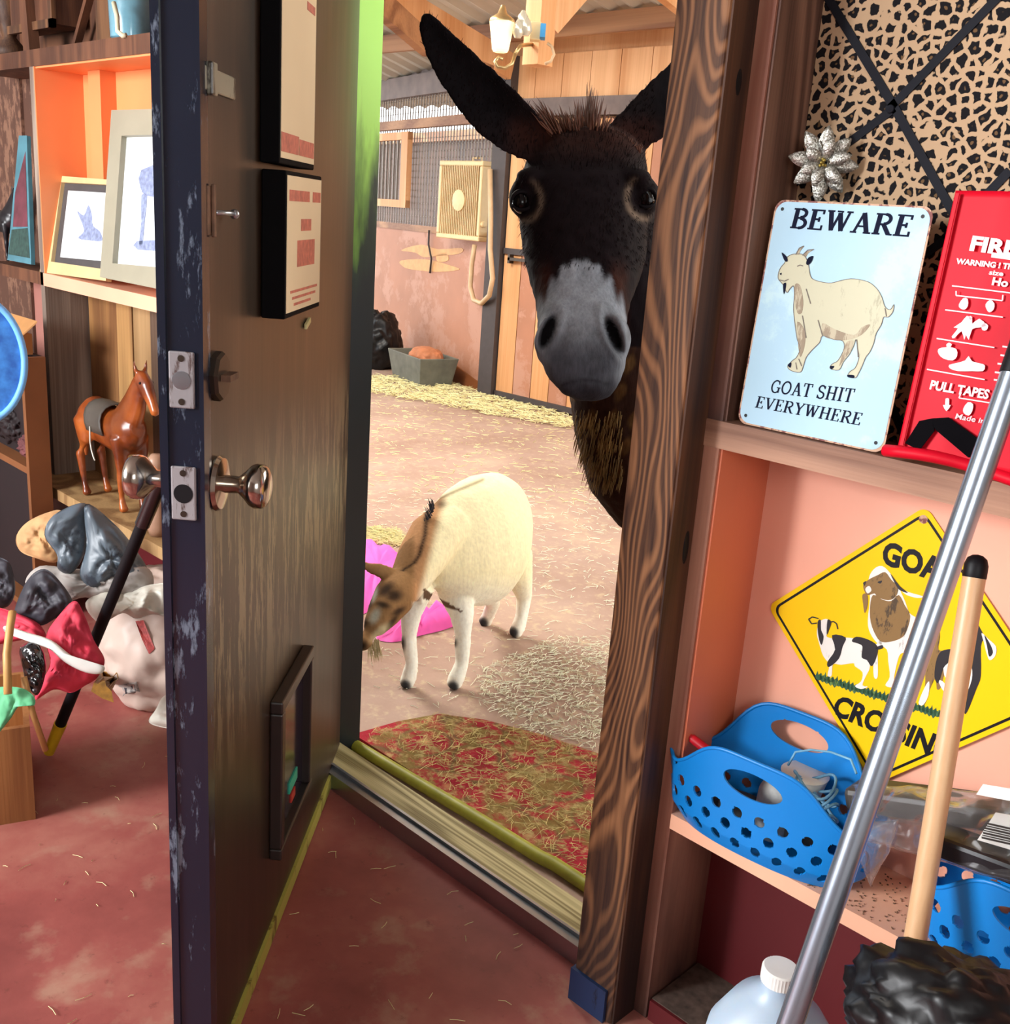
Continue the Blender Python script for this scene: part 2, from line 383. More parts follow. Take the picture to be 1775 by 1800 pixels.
# wall of boards with the plank door, right of the stall
YD = 5.25
struct('wall_barn', MB().box(-5.36, 3, YD+.05, YD+.09, 0, 2.1), M['barn_pine'])
mb = MB()
x = -5.36
while x < 1.5:
    mb.box(x, x+.235, YD+.01, YD+.05, 2.02, 2.30); x += .24
struct('wall_barn', mb, M['barn_pine'])
struct('wall_barn', MB().box(-5.4, 3, YD+.02, YD+.09, 2.30, 3.4), M['barn_pine'])
struct('trim_23', MB().box(-5.36, 3, YD-.03, YD+.05, 1.92, 2.03), M['barn_track'])
struct('trim_24', MB().box(-5.42, -5.28, YD-.06, YD+.06, 0, 2.3), M['barn_dark'])
t = thing('barn_door', 'orange-brown plank sliding door in the barn, left of the dark donkey head', 'door', (-4.2, YD, 0))
x = -5.27; i = 0
while x < -3.0:
    MB().box(x, x+.165, YD-.02, YD+.01, .03, 1.9).build('plank', M['stall_ply'] if i % 2 else M['barn_pine'], t); x += .172; i += 1
MB().box(-5.27, -3.0, YD-.035, YD-.02, .02, .06).box(-5.27, -3.0, YD-.035, YD-.02, 1.02, 1.06).build('rail', M['barn_dark'], t)
MB().box(-5.2, -5.02, YD-.06, YD-.036, .98, 1.0).box(-5.2, -5.18, YD-.06, YD-.02, .96, 1.02).build('latch', M['dark_metal'], t)
# roof: corrugated metal over purlins
def roofz(Y): return 2.36+(YD+.3-Y)*.24
mb = MB(); nn = 260
for i in range(nn):
    x0 = -11+i*.06; dz = .012 if i % 3 else -.012
    a, b = 1.6, 6.4
    mb.add([(x0, a, roofz(a)+dz), (x0+.06, a, roofz(a)+(.012 if (i+1) % 3 else -.012)), (x0+.06, b, roofz(b)+(.012 if (i+1) % 3 else -.012)), (x0, b, roofz(b)+dz)], [(0, 1, 2, 3)])
struct('ceiling_barn', mb, M['roof_metal'], fix=False)
for i, Y in enumerate((5.05, 4.35, 3.65, 2.95, 2.25)):
    struct('trim_3%d' % i, MB().box(-11, 4, Y-.02, Y+.02, roofz(Y)-.13, roofz(Y)-.015), M['barn_beam'])
for i, X in enumerate((-5.3, -3.45)):
    a, b = (X, 1.7, roofz(1.7)-.22), (X, 5.2, roofz(5.2)-.22)
    struct('trim_4%d' % i, MB().beam(a, b, .05, .16), M['barn_pine'])
# post in the barn with the lamp
P0 = D(948, 60, 4.3)
struct('trim_50', MB().box(P0.x-.045, P0.x+.045, P0.y-.045, P0.y+.045, D(948, 114, 4.3).z, roofz(P0.y)), M['barn_pine'])
struct('trim_51', MB().beam(D(965, 45, 4.3), D(1030, -30, 4.3), .04, .09), M['barn_pine'])
struct('trim_52', MB().beam(D(655, -6, 4.6), D(752, 80, 5.4), .05, .11), M['barn_beam'])
struct('trim_53', MB().beam(D(752, 80, 5.4), D(862, 125, 6.2), .04, .06), M['barn_beam'])
# ================================================================ the post beside the doorway
PX0, PX1, PY = -.905, -.820, 1.18
t = thing('wooden_post', 'tall rough-grained brown post between the donkey and the peach wall', 'post', (-.86, 1.21, 0))
MB().box(PX0, PX1, PY, YF-.001, .0, 2.5).build('shaft', M['post_wood'], t, bevel=.004)
MB().box(PX1, PX1+.003, PY+.004, YF-.001, 0, 2.5).build('side_face', M['post_side'], t)
M['blue_tape'] = painted('blue_tape', '1f3358', '10151f', .5, 20, .6)
tag(MB().box(PX0-.004, PX1-.012, PY-.006, YF-.02, .0, .062).build('base_wrap', M['blue_tape'], t), 'blue wrap round the foot of the post')
MB().ball((-.822, 1.215, 1.465), .006, .012, .03).build('knot', M['black'], t)
MB().ball((-.8205, 1.225, .83), .006, .009, .032).build('knot', M['black'], t)

# ================================================================ the door leaf
hin = Vector((-1.80, 1.345, 0)); dd = Vector((.682, -.731, 0)).normalized()
DF = Frame(hin, dd, (0, 0, 1)); DF.n = -DF.n
def dp(px, py): return DF.uv(px, py)
TH = .046
door = thing('open_door', 'tall dark brown door standing open with its scuffed black edge towards us', 'door', hin)
MB().fbox(DF, .02, .995, .035, 2.05, -TH+.002, 0).build('leaf', M['door_brown'], door)
edge = MB().fbox(DF, .9955, 1.0, .035, 2.05, -TH, .001).build('edge_face', M['door_black'], door)
MB().fbox(DF, .985, 1.003, .035, 2.05, -TH-.004, -TH+.006).fbox(DF, .985, 1.003, .035, 2.05, -.001, .0045).fbox(DF, .97, .985, .035, 2.05, -.001, .0025).build('edge_strip', M['door_black'], door)
M['weather'] = painted('weather_strip', 'a8a24a', '6b5a26', .6, 14, .56)
tag(MB().fbox(DF, .02, .99, .004, .035, -.035, .006).build('bottom_sweep', M['weather'], door), 'yellowed strip along the foot of the door')
# knobs
def knob(sign, name, y0):
    o = DF.p(.945, .925, y0); ax = DF.n*sign
    r = MB().lathe(o, ax, [(0, .0), (0, .034), (.004, .036), (.009, .033), (.013, .018)]).build('rosette', M['nickel'], door, smooth=.7)
    MB().lathe(o, ax, [(.008, .012), (.030, .011), (.039, .019), (.046, .0265), (.052, .029), (.061, .0285), (.066, .025), (.069, .017), (.0695, .0)]).build(name, M['nickel'], door, smooth=1.2)
knob(1, 'door_knob', 0); knob(-1, 'door_knob', -TH)
# latch and bolt plates in the edge
EF = Frame(DF.p(1.0045, 0, 0), -DF.n, (0, 0, 1)); EF.n = dd
M['worn_plate'] = painted('worn_plate', '8f8a8c', '51403c', .45, 50, .5)
def plate(name, zc, hole, ring):
    pl = MB().fbox(EF, .006, .037, zc-.034, zc+.034, -.004, .0006).build(name, M['worn_plate'], door, bevel=.002)
    LOC[pl] = LOC[door]
    MB().lathe(EF.p(.0215, zc, 0), EF.n, [(0, hole), (.001, hole), (.001, 0)]).build('bolt_hole', M['black'], pl)
    if ring: MB().lathe(EF.p(.0215, zc, 0), EF.n, [(0, .011), (.0014, .011), (.0016, .006), (.0016, .0)]).build('bolt_end', M['steel'], pl)
    for s in (-1, 1): MB().lathe(EF.p(.0215, zc+s*.026, 0), EF.n, [(0, .004), (.0012, .004), (.0013, 0)]).build('screw', M['dark_metal'], pl)
plate('latch_plate', .925, .012, False); plate('deadbolt_plate', 1.065, .004, True)
# deadbolt turn on the outer face, hasp and small bolt
o = DF.p(.945, 1.063, 0)
db = MB().lathe(o, DF.n, [(0, .031), (.008, .031), (.012, .028), (.012, 0)], 8).build('deadbolt_cover', M['dark_metal'], door)
MB().fbox(DF, .925, .96, 1.059, 1.067, .012, .024).build('deadbolt_turn', M['rust_metal'], db)
M['chrome_worn'] = painted('worn_hasp', '9a9a8a', '3a322a', .3, 30, .5)
a = dp(340, 160); b = dp(413, 128)
hs = MB().fbox(DF, .865, .985, 1.405-.013, 1.405+.013, 0, .004).fbox(DF, .955, .975, 1.387, 1.423, .002, .010).build('hasp', M['chrome_worn'], door, bevel=.002)
u0, v0 = dp(366, 370)
bl = MB().fbox(DF, u0-.012, u0+.014, v0-.028, v0+.028, 0, .004).fbox(DF, u0-.006, u0+.002, v0-.03, v0+.03, .004, .008).build('small_latch', M['rust_metal'], door, bevel=.001)
MB().tube([DF.p(u0-.01, v0-.002, .006), DF.p(u0-.045, v0-.002, .012), DF.p(u0-.055, v0-.003, .014)], .003).ball(DF.p(u0-.058, v0-.003, .014), .006, .006, .006).build('latch_pin', M['steel'], bl, smooth=1)
# pet flap: frame and window
M['flap_plastic'] = plain('flap_plastic', '2a2320', .35, spec=.6)
M['flap_window'] = NT('flap_window'); M['flap_window'].col(H('2a2838')); M['flap_window'] = M['flap_window'].set(.12, 0, .7)
c = [dp(475, 1228), dp(530, 1163), dp(530, 1430), dp(472, 1490)]
ur, ul = .425, .668; vb, vt = .175, .478
fl_ = MB()
for b in ((ur, ul, vt-.022, vt), (ur, ul, vb, vb+.022), (ur, ur+.022, vb+.022, vt-.022), (ul-.022, ul, vb+.022, vt-.022)): fl_.fbox(DF, *b, 0, .022)
pf = fl_.build('pet_flap_frame', M['flap_plastic'], door, bevel=.003)
MB().fbox(DF, ur+.02, ul-.02, vb+.02, vt-.02, .002, .006).build('flap_panel', M['flap_window'], pf)
tag(MB().fbox(DF, ur+.07, ur+.13, vb+.062, vb+.085, .006, .0085).build('flap_sticker', plain('teal', '2fb89a', .5), pf), 'small teal sticker on the flap')
tag(MB().fbox(DF, ur+.085, ur+.115, vb+.035, vb+.052, .006, .0085).build('flap_sticker', plain('flap_red', 'c23a30', .5), pf), 'small red sticker on the flap')
# black boxes with charts hung on the door face, and scraps held by magnets
M['chart_paper'] = painted('chart_paper', 'e8d4b0', 'dca98a', .6, 7, .62, (1, 1, 1))
M['chart_pink'] = plain('chart_pink', 'bf6a58', .6, var=.25, scale=90)
M['box_black'] = plain('box_black', '0a090b', .8, spec=.08)
def chart(name, label, u0, u1, v0, v1, dep, bars):
    t = thing(name, label, 'notice holder', DF.p((u0+u1)/2, v0, 0))
    MB().fbox(DF, u0, u1, v0, v1, .001, dep).build('case', M['box_black'], t, bevel=.002)
    p = MB().fbox(DF, u0+.004, u1-.006, v0+.008, v1-.006, dep, dep+.0008).build('paper', M['chart_paper'], t)
    for b in bars: MB().fbox(DF, u1-.006-b[1]*(u1-u0-.01), u1-.006-b[0]*(u1-u0-.01), v0+.008+b[2]*(v1-v0-.014), v0+.008+b[3]*(v1-v0-.014), dep+.0008, dep+.0013).build('printed_block', M['chart_pink'], p)
    return t
chart('wall_chart', 'pink and cream printed chart in a black case on the door, below a taller one', .505, .735, 1.115, 1.318, .035,
      [(.05, .62, .82, .90), (.72, .97, .82, .90), (.38, .68, .60, .69), (.28, .80, .33, .53), (.1, .9, .14, .16), (.15, .85, .09, .11), (.2, .7, .04, .06)])
chart('wall_chart', 'tall faded chart in a black case on the door, above the pink printed one', .53, .745, 1.326, 1.62, .028,
      [(.0, .5, .03, .12), (.52, .98, .03, .11), (.7, .95, .75, .79)])
M['scrap'] = plain('scrap', 'ddd59a', .6)
for i, (x, y, lab, rot) in enumerate([(538, 28, 'cream magnet at the top of the door, right of the tall chart', .5), (534, 322, 'pale yellow magnet beside the top corner of the lower door chart', .1), (537, 568, 'small whitish magnet on the door below the charts', -.3)]):
    u, v = dp(x, y); r = math.radians(25)*(1 if i == 0 else 0)
    mb = MB(); pts = [(-.02, -.006), (.02, -.006), (.02, .006), (-.02, .006)]
    co, si = math.cos(rot), math.sin(rot)
    sc = 1.25 if i == 0 else .8
    mb.prism([DF.p(u+(a*co-b*si)*sc, v+(a*si+b*co)*sc, .001) for a, b in pts], DF.n*.005)
    tag(mb.build('fridge_magnet', M['scrap'], bevel=.001), lab, 'magnet', 'magnets on the open door')
# ================================================================ lettering
def arc(cx, cy, rx, ry, a0, a1, n=14):
    return [(cx+rx*math.cos(math.radians(a0+(a1-a0)*i/n)), cy+ry*math.sin(math.radians(a0+(a1-a0)*i/n))) for i in range(n+1)]
def slab_glyph(ch, T=.17, N=.09, S=.075):
    """one slab-serif capital as strokes (points, width); returns advance, strokes"""
    def sv(x, y, wd=.30): return ([(x-wd/2, y), (x+wd/2, y)], S)
    b, t_ = S/2, 1-S/2
    g = {
     'B': (.78, [([(.2, 0), (.2, 1)], T), ([(.04, b), (.42, b)], S), ([(.04, t_), (.40, t_)], S), ([(.2, .53), (.42, .53)], N), (arc(.40, .765, .22, .20, -90, 90), N*1.4), (arc(.42, .27, .25, .235, -90, 90), N*1.5)]),
     'E': (.74, [([(.2, 0), (.2, 1)], T), ([(.04, b), (.66, b)], S), ([(.04, t_), (.62, t_)], S), ([(.2, .52), (.46, .52)], N), ([(.46, .40), (.46, .64)], S), ([(.63, 0), (.63, .24)], S), ([(.60, 1), (.60, .78)], S)]),
     'W': (1.14, [([(.16, .97), (.34, .03)], T), ([(.34, .03), (.56, .9)], N), ([(.56, .9), (.76, .03)], T), ([(.76, .03), (.97, .97)], N), sv(.17, t_), sv(.56, t_, .26), sv(.97, t_, .26)]),
     'A': (.88, [([(.17, .03), (.42, .97)], N), ([(.42, .97), (.70, .03)], T), ([(.27, .33), (.60, .33)], S), sv(.15, b, .26), sv(.71, b)]),
     'R': (.86, [([(.2, 0), (.2, 1)], T), ([(.04, t_), (.42, t_)], S), sv(.2, b, .32), ([(.2, .49), (.44, .49)], N), (arc(.43, .74, .22, .22, -90, 90), N*1.4), ([(.42, .49), (.70, .04)], T*.9), sv(.74, b, .22)]),
     'G': (.88, [(arc(.46, .5, .34, .45, 48, 322, 24), N*1.35), ([(.72, .06), (.72, .42)], T*.8), sv(.70, .43, .30), ([(.70, .68), (.70, .93)], S)]),
     'O': (.92, [(arc(.46, .5, .34, .45, 0, 360, 28), N*1.45)]),
     'T': (.80, [([(.40, 0), (.40, 1)], T), ([(.06, t_), (.74, t_)], S), sv(.40, b, .32), ([(.08, .74), (.08, 1)], S), ([(.72, .74), (.72, 1)], S)]),
     'S': (.70, [(arc(.35, .735, .22, .225, 20, 268, 16)+arc(.35, .26, .24, .225, 88, -160, 16), N*1.45), ([(.57, .72), (.57, .96)], S), ([(.11, .04), (.11, .28)], S)]),
     'H': (.94, [([(.22, 0), (.22, 1)], T), ([(.72, 0), (.72, 1)], T), ([(.2, .51), (.72, .51)], N), sv(.22, b), sv(.22, t_), sv(.72, b), sv(.72, t_)]),
     'I': (.48, [([(.24, 0), (.24, 1)], T), sv(.24, b, .34), sv(.24, t_, .34)]),
     'V': (.86, [([(.16, .97), (.44, .03)], T), ([(.44, .03), (.71, .97)], N), sv(.17, t_), sv(.72, t_, .24)]),
     'Y': (.84, [([(.14, .97), (.42, .46)], T), ([(.42, .46), (.70, .97)], N), ([(.42, 0), (.42, .48)], T), sv(.42, b, .32), sv(.15, t_, .28), sv(.70, t_, .24)]),
     ' ': (.38, [])}
    return g[ch]
def slab_text(s, weight=1.0):
    """list of quads in text space and total width"""
    x = 0; quads = []
    for ch in s:
        adv, st = slab_glyph(ch)
        for pts, wd in st:
            wd *= weight
            for (ax, ay), (bx, by) in zip(pts, pts[1:]):
                L = math.hypot(bx-ax, by-ay) or 1; nx, ny = -(by-ay)/L*wd/2, (bx-ax)/L*wd/2
                e = .012 if len(pts) > 2 else 0; ex, ey = (bx-ax)/L*e, (by-ay)/L*e
                quads.append([(x+ax-nx-ex, ay-ny-ey), (x+bx-nx+ex, by-ny+ey), (x+bx+nx+ex, by+ny+ey), (x+ax+nx-ex, ay+ny-ey)])
        x += adv
    return quads, x
def lettering(name, fr, quads, width, bl, br, tl, mt, parent, n0=.0006):
    """affine: text space onto the surface; bl, br, tl are (u, v) of the corners"""
    ex = ((br[0]-bl[0])/width, (br[1]-bl[1])/width); ey = (tl[0]-bl[0], tl[1]-bl[1])
    mb = MB()
    for i, q in enumerate(quads):
        mb.prism([fr.p(bl[0]+a*ex[0]+b*ey[0], bl[1]+a*ex[1]+b*ey[1], n0+.00001*(i % 7)) for a, b in q], fr.n*.0004)
    return mb.build(name, mt, parent)
def sans(name, fr, s, bl, br, tl, mt, parent, bold=.02, n0=.0006):
    cu = bpy.data.curves.new('letters', 'FONT'); cu.body = s; cu.size = 1; cu.offset = bold; cu.extrude = 0; cu.resolution_u = 3
    o = bpy.data.objects.new('letters', cu); link(o)
    dg = bpy.context.evaluated_depsgraph_get(); me = bpy.data.meshes.new_from_object(o.evaluated_get(dg))
    co = np.array([tuple(v.co) for v in me.vertices]); fs = [tuple(p.vertices) for p in me.polygons]
    bpy.data.objects.remove(o); bpy.data.curves.remove(cu); bpy.data.meshes.remove(me)
    x0, x1 = co[:, 0].min(), co[:, 0].max(); hh = .7
    mb = MB(); vs = []
    for a, b, _ in co:
        tu = (a-x0)/(x1-x0); tv = b/hh
        vs.append(fr.p(bl[0]+(br[0]-bl[0])*tu+(tl[0]-bl[0])*tv, bl[1]+(br[1]-bl[1])*tu+(tl[1]-bl[1])*tv, n0))
    mb.add(vs, fs)
    return mb.build(name, mt, parent, fix=False)
def fpoly(mb, fr, px, n0, th=.0004):
    return mb.prism([fr.p(*fr.uv(x, y), n0) for x, y in px], fr.n*th)
def ppoly(mb, fr, uv, n0, th=.0004):
    return mb.prism([fr.p(u, v, n0) for u, v in uv], fr.n*th)
def rounded(w, h, r, n=6, x0=0, y0=0):
    o = []
    for cx, cy, a in ((w-r, r, -90), (w-r, h-r, 0), (r, h-r, 90), (r, r, 180)): o += arc(x0+cx, y0+cy, r, r, a, a+90, n)
    return o
def smooth_px(pts, n=4):
    """closed Catmull-Rom through photo points"""
    o = []; k = len(pts)
    for i in range(k):
        p0, p1, p2, p3 = (np.array(pts[(i+j-1) % k], float) for j in range(4))
        for j in range(n):
            t = j/n; o.append(tuple(.5*((2*p1)+(-p0+p2)*t+(2*p0-5*p1+4*p2-p3)*t*t+(-p0+3*p1-3*p2+p3)*t**3)))
    return o

# ---------------------------------------------------------------- tin sign on the blocking
a = math.radians(4.5)
SF = Frame((-.772, 1.247, 1.0235), (1, 0, .0), (0, math.sin(a), math.cos(a)))
M['tin_blue'] = painted('tin_blue', 'b4d6e8', 'c2e0e8', .65, 5, .5, (1, 1, 1), spec=.12)
M['rust_edge'] = painted('rust_edge', 'c9a184', '7a3f3a', .6, 70, .5, (1, 1, 1))
M['ink_navy'] = plain('ink_navy', '10142c', .7, spec=.1)
M['goat_ink'] = plain('goat_ink', '6a5f55', .6, var=.3, scale=200)
M['goat_cream'] = painted('goat_cream', 'c6c3a6', 'aaa68c', .6, 60, .6, (1, 1, .3))
M['goat_shade'] = painted('goat_tan_hair', '95846c', 'b8ad92', .6, 90, .5, (1, 1, .25))
t = thing('tin_sign', 'pale blue tin sign reading BEWARE above a white goat, on the wall ledge', 'sign', SF.p(.108, 0, 0))
ppoly(MB(), SF, rounded(.216, .302, .014), 0, .0016)
mb = MB(); mb.prism([SF.p(u, v, 0) for u, v in rounded(.216, .302, .014)], SF.n*.0014); mb.build('rusty_edge', M['rust_edge'], t)
mb = MB(); mb.prism([SF.p(u, v, .0014) for u, v in rounded(.2115, .2975, .016, 6, .00225, .00225)], SF.n*.0004); mb.build('plate', M['tin_blue'], t)
for u, v in ((.012, .012), (.204, .012), (.012, .290), (.204, .290)): MB().lathe(SF.p(u, v, .0018), SF.n, [(0, .0024), (.0003, .0024), (.0003, 0)], 12).build('nail_hole', M['black'], t)
S = SF.uv
q, wd = slab_text('BEWARE', 1.1); bl, br, tl = S(1388, 401), S(1601, 417), S(1397, 366)
lettering('lettering', SF, q, wd, bl, br, tl, M['ink_navy'], t, .002)
q, wd = slab_text('GOAT SHIT', .85); lettering('lettering', SF, q, wd, S(1353, 690), S(1499, 708), S(1359, 667), M['ink_navy'], t, .002)
q, wd = slab_text('EVERYWHERE', .85); lettering('lettering', SF, q, wd, S(1327, 716), S(1513, 748), S(1333, 696), M['ink_navy'], t, .002)
def zz(pts, x0, y0, k): return [(x0+x/k, y0+y/k) for x, y in pts]
Z = lambda pts: zz(pts, 1280, 320, 3.829)
body = [(345, 610), (360, 575), (385, 545), (400, 510), (430, 490), (470, 485), (510, 490), (535, 525), (548, 570), (555, 620), (575, 655), (640, 675), (700, 680), (760, 665), (830, 652), (900, 660), (960, 680), (1010, 725), (1040, 780), (1060, 840), (1095, 860), (1120, 825), (1112, 875), (1080, 910), (1050, 910), (1035, 960), (1000, 1020), (985, 1080), (960, 1140), (930, 1180), (905, 1240), (880, 1290), (860, 1318), (810, 1308), (825, 1275), (860, 1250), (885, 1180), (875, 1120), (865, 1060), (850, 1100), (820, 1160), (780, 1210), (750, 1265), (690, 1255), (705, 1225), (745, 1200), (785, 1120), (775, 1070), (720, 1062), (640, 1035), (620, 1080), (570, 1130), (530, 1180), (510, 1240), (490, 1280), (430, 1270), (405, 1240), (440, 1200), (465, 1180), (490, 1120), (470, 1060), (455, 960), (445, 860), (450, 760), (445, 700), (420, 720), (400, 745), (380, 700), (360, 675), (342, 650)]
bp = smooth_px(Z(body), 3)
mb = MB(); fpoly(mb, SF, bp, .0019, .0003)
art = mb.build('goat_picture', M['goat_cream'], t)
mb = MB()
k = len(bp)
for i in range(k):
    (x0, y0), (x1, y1) = bp[i], bp[(i+1) % k]; L = math.hypot(x1-x0, y1-y0) or 1; nx, ny = -(y1-y0)/L*.55, (x1-x0)/L*.55
    fpoly(mb, SF, [(x0-nx, y0-ny), (x1-nx, y1-ny), (x1+nx, y1+ny), (x0+nx, y0+ny)], .0024, .0002)
for ln in ([(460, 490), (485, 445), (515, 432)], [(505, 495), (540, 460), (582, 455)], [(470, 568), (490, 560), (510, 566)], [(350, 660), (385, 668), (412, 655)], [(480, 1190), (500, 1240)], [(460, 1215), (468, 1262)], [(880, 1180), (870, 1060)], [(1060, 850), (1070, 905)], [(640, 1035), (610, 930)], [(530, 720), (560, 820)], [(505, 900), (530, 1050)]):
    pz = Z(ln)
    for (x0, y0), (x1, y1) in zip(pz, pz[1:]):
        L = math.hypot(x1-x0, y1-y0); nx, ny = -(y1-y0)/L*.8, (x1-x0)/L*.8
        fpoly(mb, SF, [(x0-nx, y0-ny), (x1-nx, y1-ny), (x1+nx, y1+ny), (x0+nx, y0+ny)], .0026, .0002)
mb.build('outline', M['goat_ink'], art)
for pl in ([(365, 475), (400, 505), (405, 535), (385, 530)], [(530, 545), (545, 510), (578, 500), (565, 540), (540, 560)], [(375, 690), (395, 680), (392, 720), (380, 755)], [(405, 1232), (430, 1215), (425, 1250)], [(690, 1240), (720, 1240), (700, 1262)], [(808, 1298), (850, 1300), (850, 1320), (812, 1314)], [(352, 618), (365, 612), (362, 628)]):
    mb = MB(); fpoly(mb, SF, smooth_px(Z(pl), 3), .0025, .0002); mb.build('dark_mark', M['ink_navy'], art)
mb = MB()
for pl in ([(455, 690), (490, 700), (510, 800), (500, 880), (470, 880), (450, 780)], [(470, 940), (520, 1000), (520, 1100), (490, 1180), (475, 1080)], [(640, 950), (720, 990), (850, 1030), (900, 980), (960, 960), (900, 1030), (800, 1065), (700, 1058), (645, 1030)], [(800, 1080), (845, 1070), (830, 1130), (780, 1200), (750, 1240), (770, 1170)]):
    fpoly(mb, SF, smooth_px(Z(pl), 3), .0023, .0002)
mb.build('shaded_hair', M['goat_shade'], art)
mb = MB()
for ln in ([(462, 490), (478, 455), (515, 435), (492, 462), (480, 492)], [(510, 498), (530, 470), (580, 456), (545, 478), (528, 506)]): fpoly(mb, SF, Z(ln), .0022, .0002)
mb.build('horns', M['goat_shade'], art)

# ---------------------------------------------------------------- yellow diamond sign
a = math.radians(1.0)
YFm = Frame((-.54, 1.368, .40), (1, 0, 0), (0, math.sin(a), math.cos(a)))
M['sign_yellow'] = plain('sign_yellow', 'f4c605', .55, var=.04, scale=5, bump=.02, spec=.2)
t = thing('diamond_sign', 'yellow diamond goat crossing sign propped behind the blue basket', 'sign', YFm.p(0, .1, 0))
Y_ = YFm.uv
T0, L0 = Y_(1628, 889), Y_(1350, 1065)
uT, vT, uL, vL = T0[0], T0[1], L0[0], L0[1]
e1 = np.array([uT-uL, vT-vL]); sd = float(np.hypot(*e1)); e1 = e1/sd; e2 = np.array([e1[1], -e1[0]])   # up-right, down-right
def dia(a_, b_): return (uL+e1[0]*a_*sd+e2[0]*b_*sd, vL+e1[1]*a_*sd+e2[1]*b_*sd)
def dround(m_, r): return [dia(m_+(1-2*m_)*x, m_+(1-2*m_)*y) for x, y in rounded(1, 1, r)]
mb = MB(); ppoly(mb, YFm, dround(0, .045), 0, .0012); mb.build('plate', M['sign_yellow'], t)
mb = MB(); o_, i_ = dround(.022, .045), dround(.034, .04); k = len(o_)
for i in range(k): ppoly(mb, YFm, [o_[i], o_[(i+1) % k], i_[(i+1) % k], i_[i]], .0012, .0003)
mb.build('border_line', M['black'], t)
u_, v_ = dia(.955, .045)
MB().lathe(YFm.p(u_, v_, .0012), YFm.n, [(0, .006), (.0006, .006), (.0006, 0)]).build('nail_hole', M['rust_edge'], t)
sans('lettering', YFm, 'GOAT', Y_(1549, 988), Y_(1680, 1031), Y_(1556, 951), M['black'], t, .045, .0014)
sans('lettering', YFm, 'CROSSING', Y_(1462, 1253), Y_(1668, 1340), Y_(1474, 1221), M['black'], t, .04, .0014)
M['art_white'] = painted('art_white', 'ece8df', 'b9b2ac', .5, 120, .6, (1, 1, .3))
M['art_black'] = plain('art_black', '17131a', .5)
M['art_brown'] = painted('art_brown', '8a6a3c', '4b3a26', .5, 110, .55, (1, 1, .3))
M['art_grass'] = painted('art_grass', '2f5a3e', '7b9a4a', .5, 150, .55, (1, 1, .3))
Z = lambda pts: zz(pts, 1330, 880, 3.75)
def pic(name, mt, polys, n0, parent, sm=3):
    mb = MB()
    for p_ in polys: fpoly(mb, YFm, smooth_px(Z(p_), sm), n0, .0002)
    return mb.build(name, M[mt], parent)
grass = []
for x in range(400, 1230, 26):
    y = 1150+(x-400)*.31
    grass.append([(x-12, y+6), (x+4, y-22-(x % 3)*8), (x+10, y-4), (x+26, y-16), (x+36, y+26), (x+10, y+34+(x % 5)*4), (x-6, y+22)])
mb = MB()
for p_ in grass: fpoly(mb, YFm, Z(p_), .0014, .0002)
gr = mb.build('grass_picture', M['art_grass'], t)
a1 = pic('pied_goat_picture', 'art_white', [[(425, 790), (470, 780), (480, 830), (462, 890), (500, 905), (560, 900), (640, 905), (720, 915), (790, 945), (820, 905), (830, 940), (800, 975), (800, 1030), (800, 1160), (775, 1160), (770, 1060), (755, 1050), (745, 1110), (720, 1160), (700, 1215), (735, 1225), (690, 1240), (650, 1220), (690, 1190), (700, 1130), (650, 1090), (640, 1070), (560, 1080), (510, 1075), (500, 1110), (495, 1155), (470, 1150), (480, 1080), (440, 1020), (415, 940), (400, 880), (405, 830)]], .0015, t)
pic('black_patches', 'art_black', [[(405, 800), (425, 785), (428, 850), (445, 895), (430, 950), (410, 890)], [(470, 785), (495, 800), (480, 850), (465, 880)], [(500, 885), (590, 900), (570, 960), (545, 1040), (480, 1095), (470, 1060), (520, 980)], [(630, 925), (660, 895), (740, 915), (800, 960), (790, 1040), (760, 1090), (730, 1050), (695, 1030), (700, 960), (670, 940)], [(790, 965), (830, 950), (835, 970), (800, 980)]], .0018, a1)
mb = MB()
for ln in ([(400, 805), (365, 810), (345, 780), (370, 765), (410, 775)], [(480, 800), (510, 795), (530, 810), (538, 845)]):
    pz = Z(ln)
    for (x0, y0), (x1, y1) in zip(pz, pz[1:]):
        L = math.hypot(x1-x0, y1-y0); nx, ny = -(y1-y0)/L*1.0, (x1-x0)/L*1.0
        fpoly(mb, YFm, [(x0-nx, y0-ny), (x1-nx, y1-ny), (x1+nx, y1+ny), (x0+nx, y0+ny)], .0019, .0002)
mb.build('horns', M['art_black'], a1)
a2 = pic('brown_goat_picture', 'art_white', [[(740, 520), (775, 450), (830, 430), (885, 480), (940, 560), (1000, 600), (1100, 630), (1060, 640), (990, 620), (950, 590), (980, 660), (1010, 740), (1060, 780), (1100, 900), (1080, 1000), (990, 1000), (950, 1010), (930, 1060), (910, 1150), (900, 1225), (850, 1215), (880, 1160), (870, 1060), (860, 980), (800, 940), (750, 870), (735, 790), (750, 640)]], .0015, t)
pic('brown_coat', 'art_brown', [[(770, 620), (830, 650), (890, 660), (940, 620), (980, 690), (1015, 760), (990, 860), (960, 900), (900, 925), (830, 930), (790, 890), (755, 800), (750, 700)], [(705, 560), (740, 520), (800, 490), (850, 470), (890, 520), (935, 570), (920, 630), (870, 655), (800, 635), (780, 610), (730, 620)], [(700, 620), (730, 615), (735, 680), (715, 740), (705, 680)]], .0018, a2)
pic('face_marks', 'art_black', [[(885, 480), (945, 560), (1000, 605), (960, 595), (930, 570)], [(800, 535), (830, 525), (820, 545)], [(705, 540), (725, 530), (715, 560)]], .0021, a2)
pic('white_nose', 'art_white', [[(720, 580), (745, 560), (760, 590), (735, 610)]], .0021, a2)
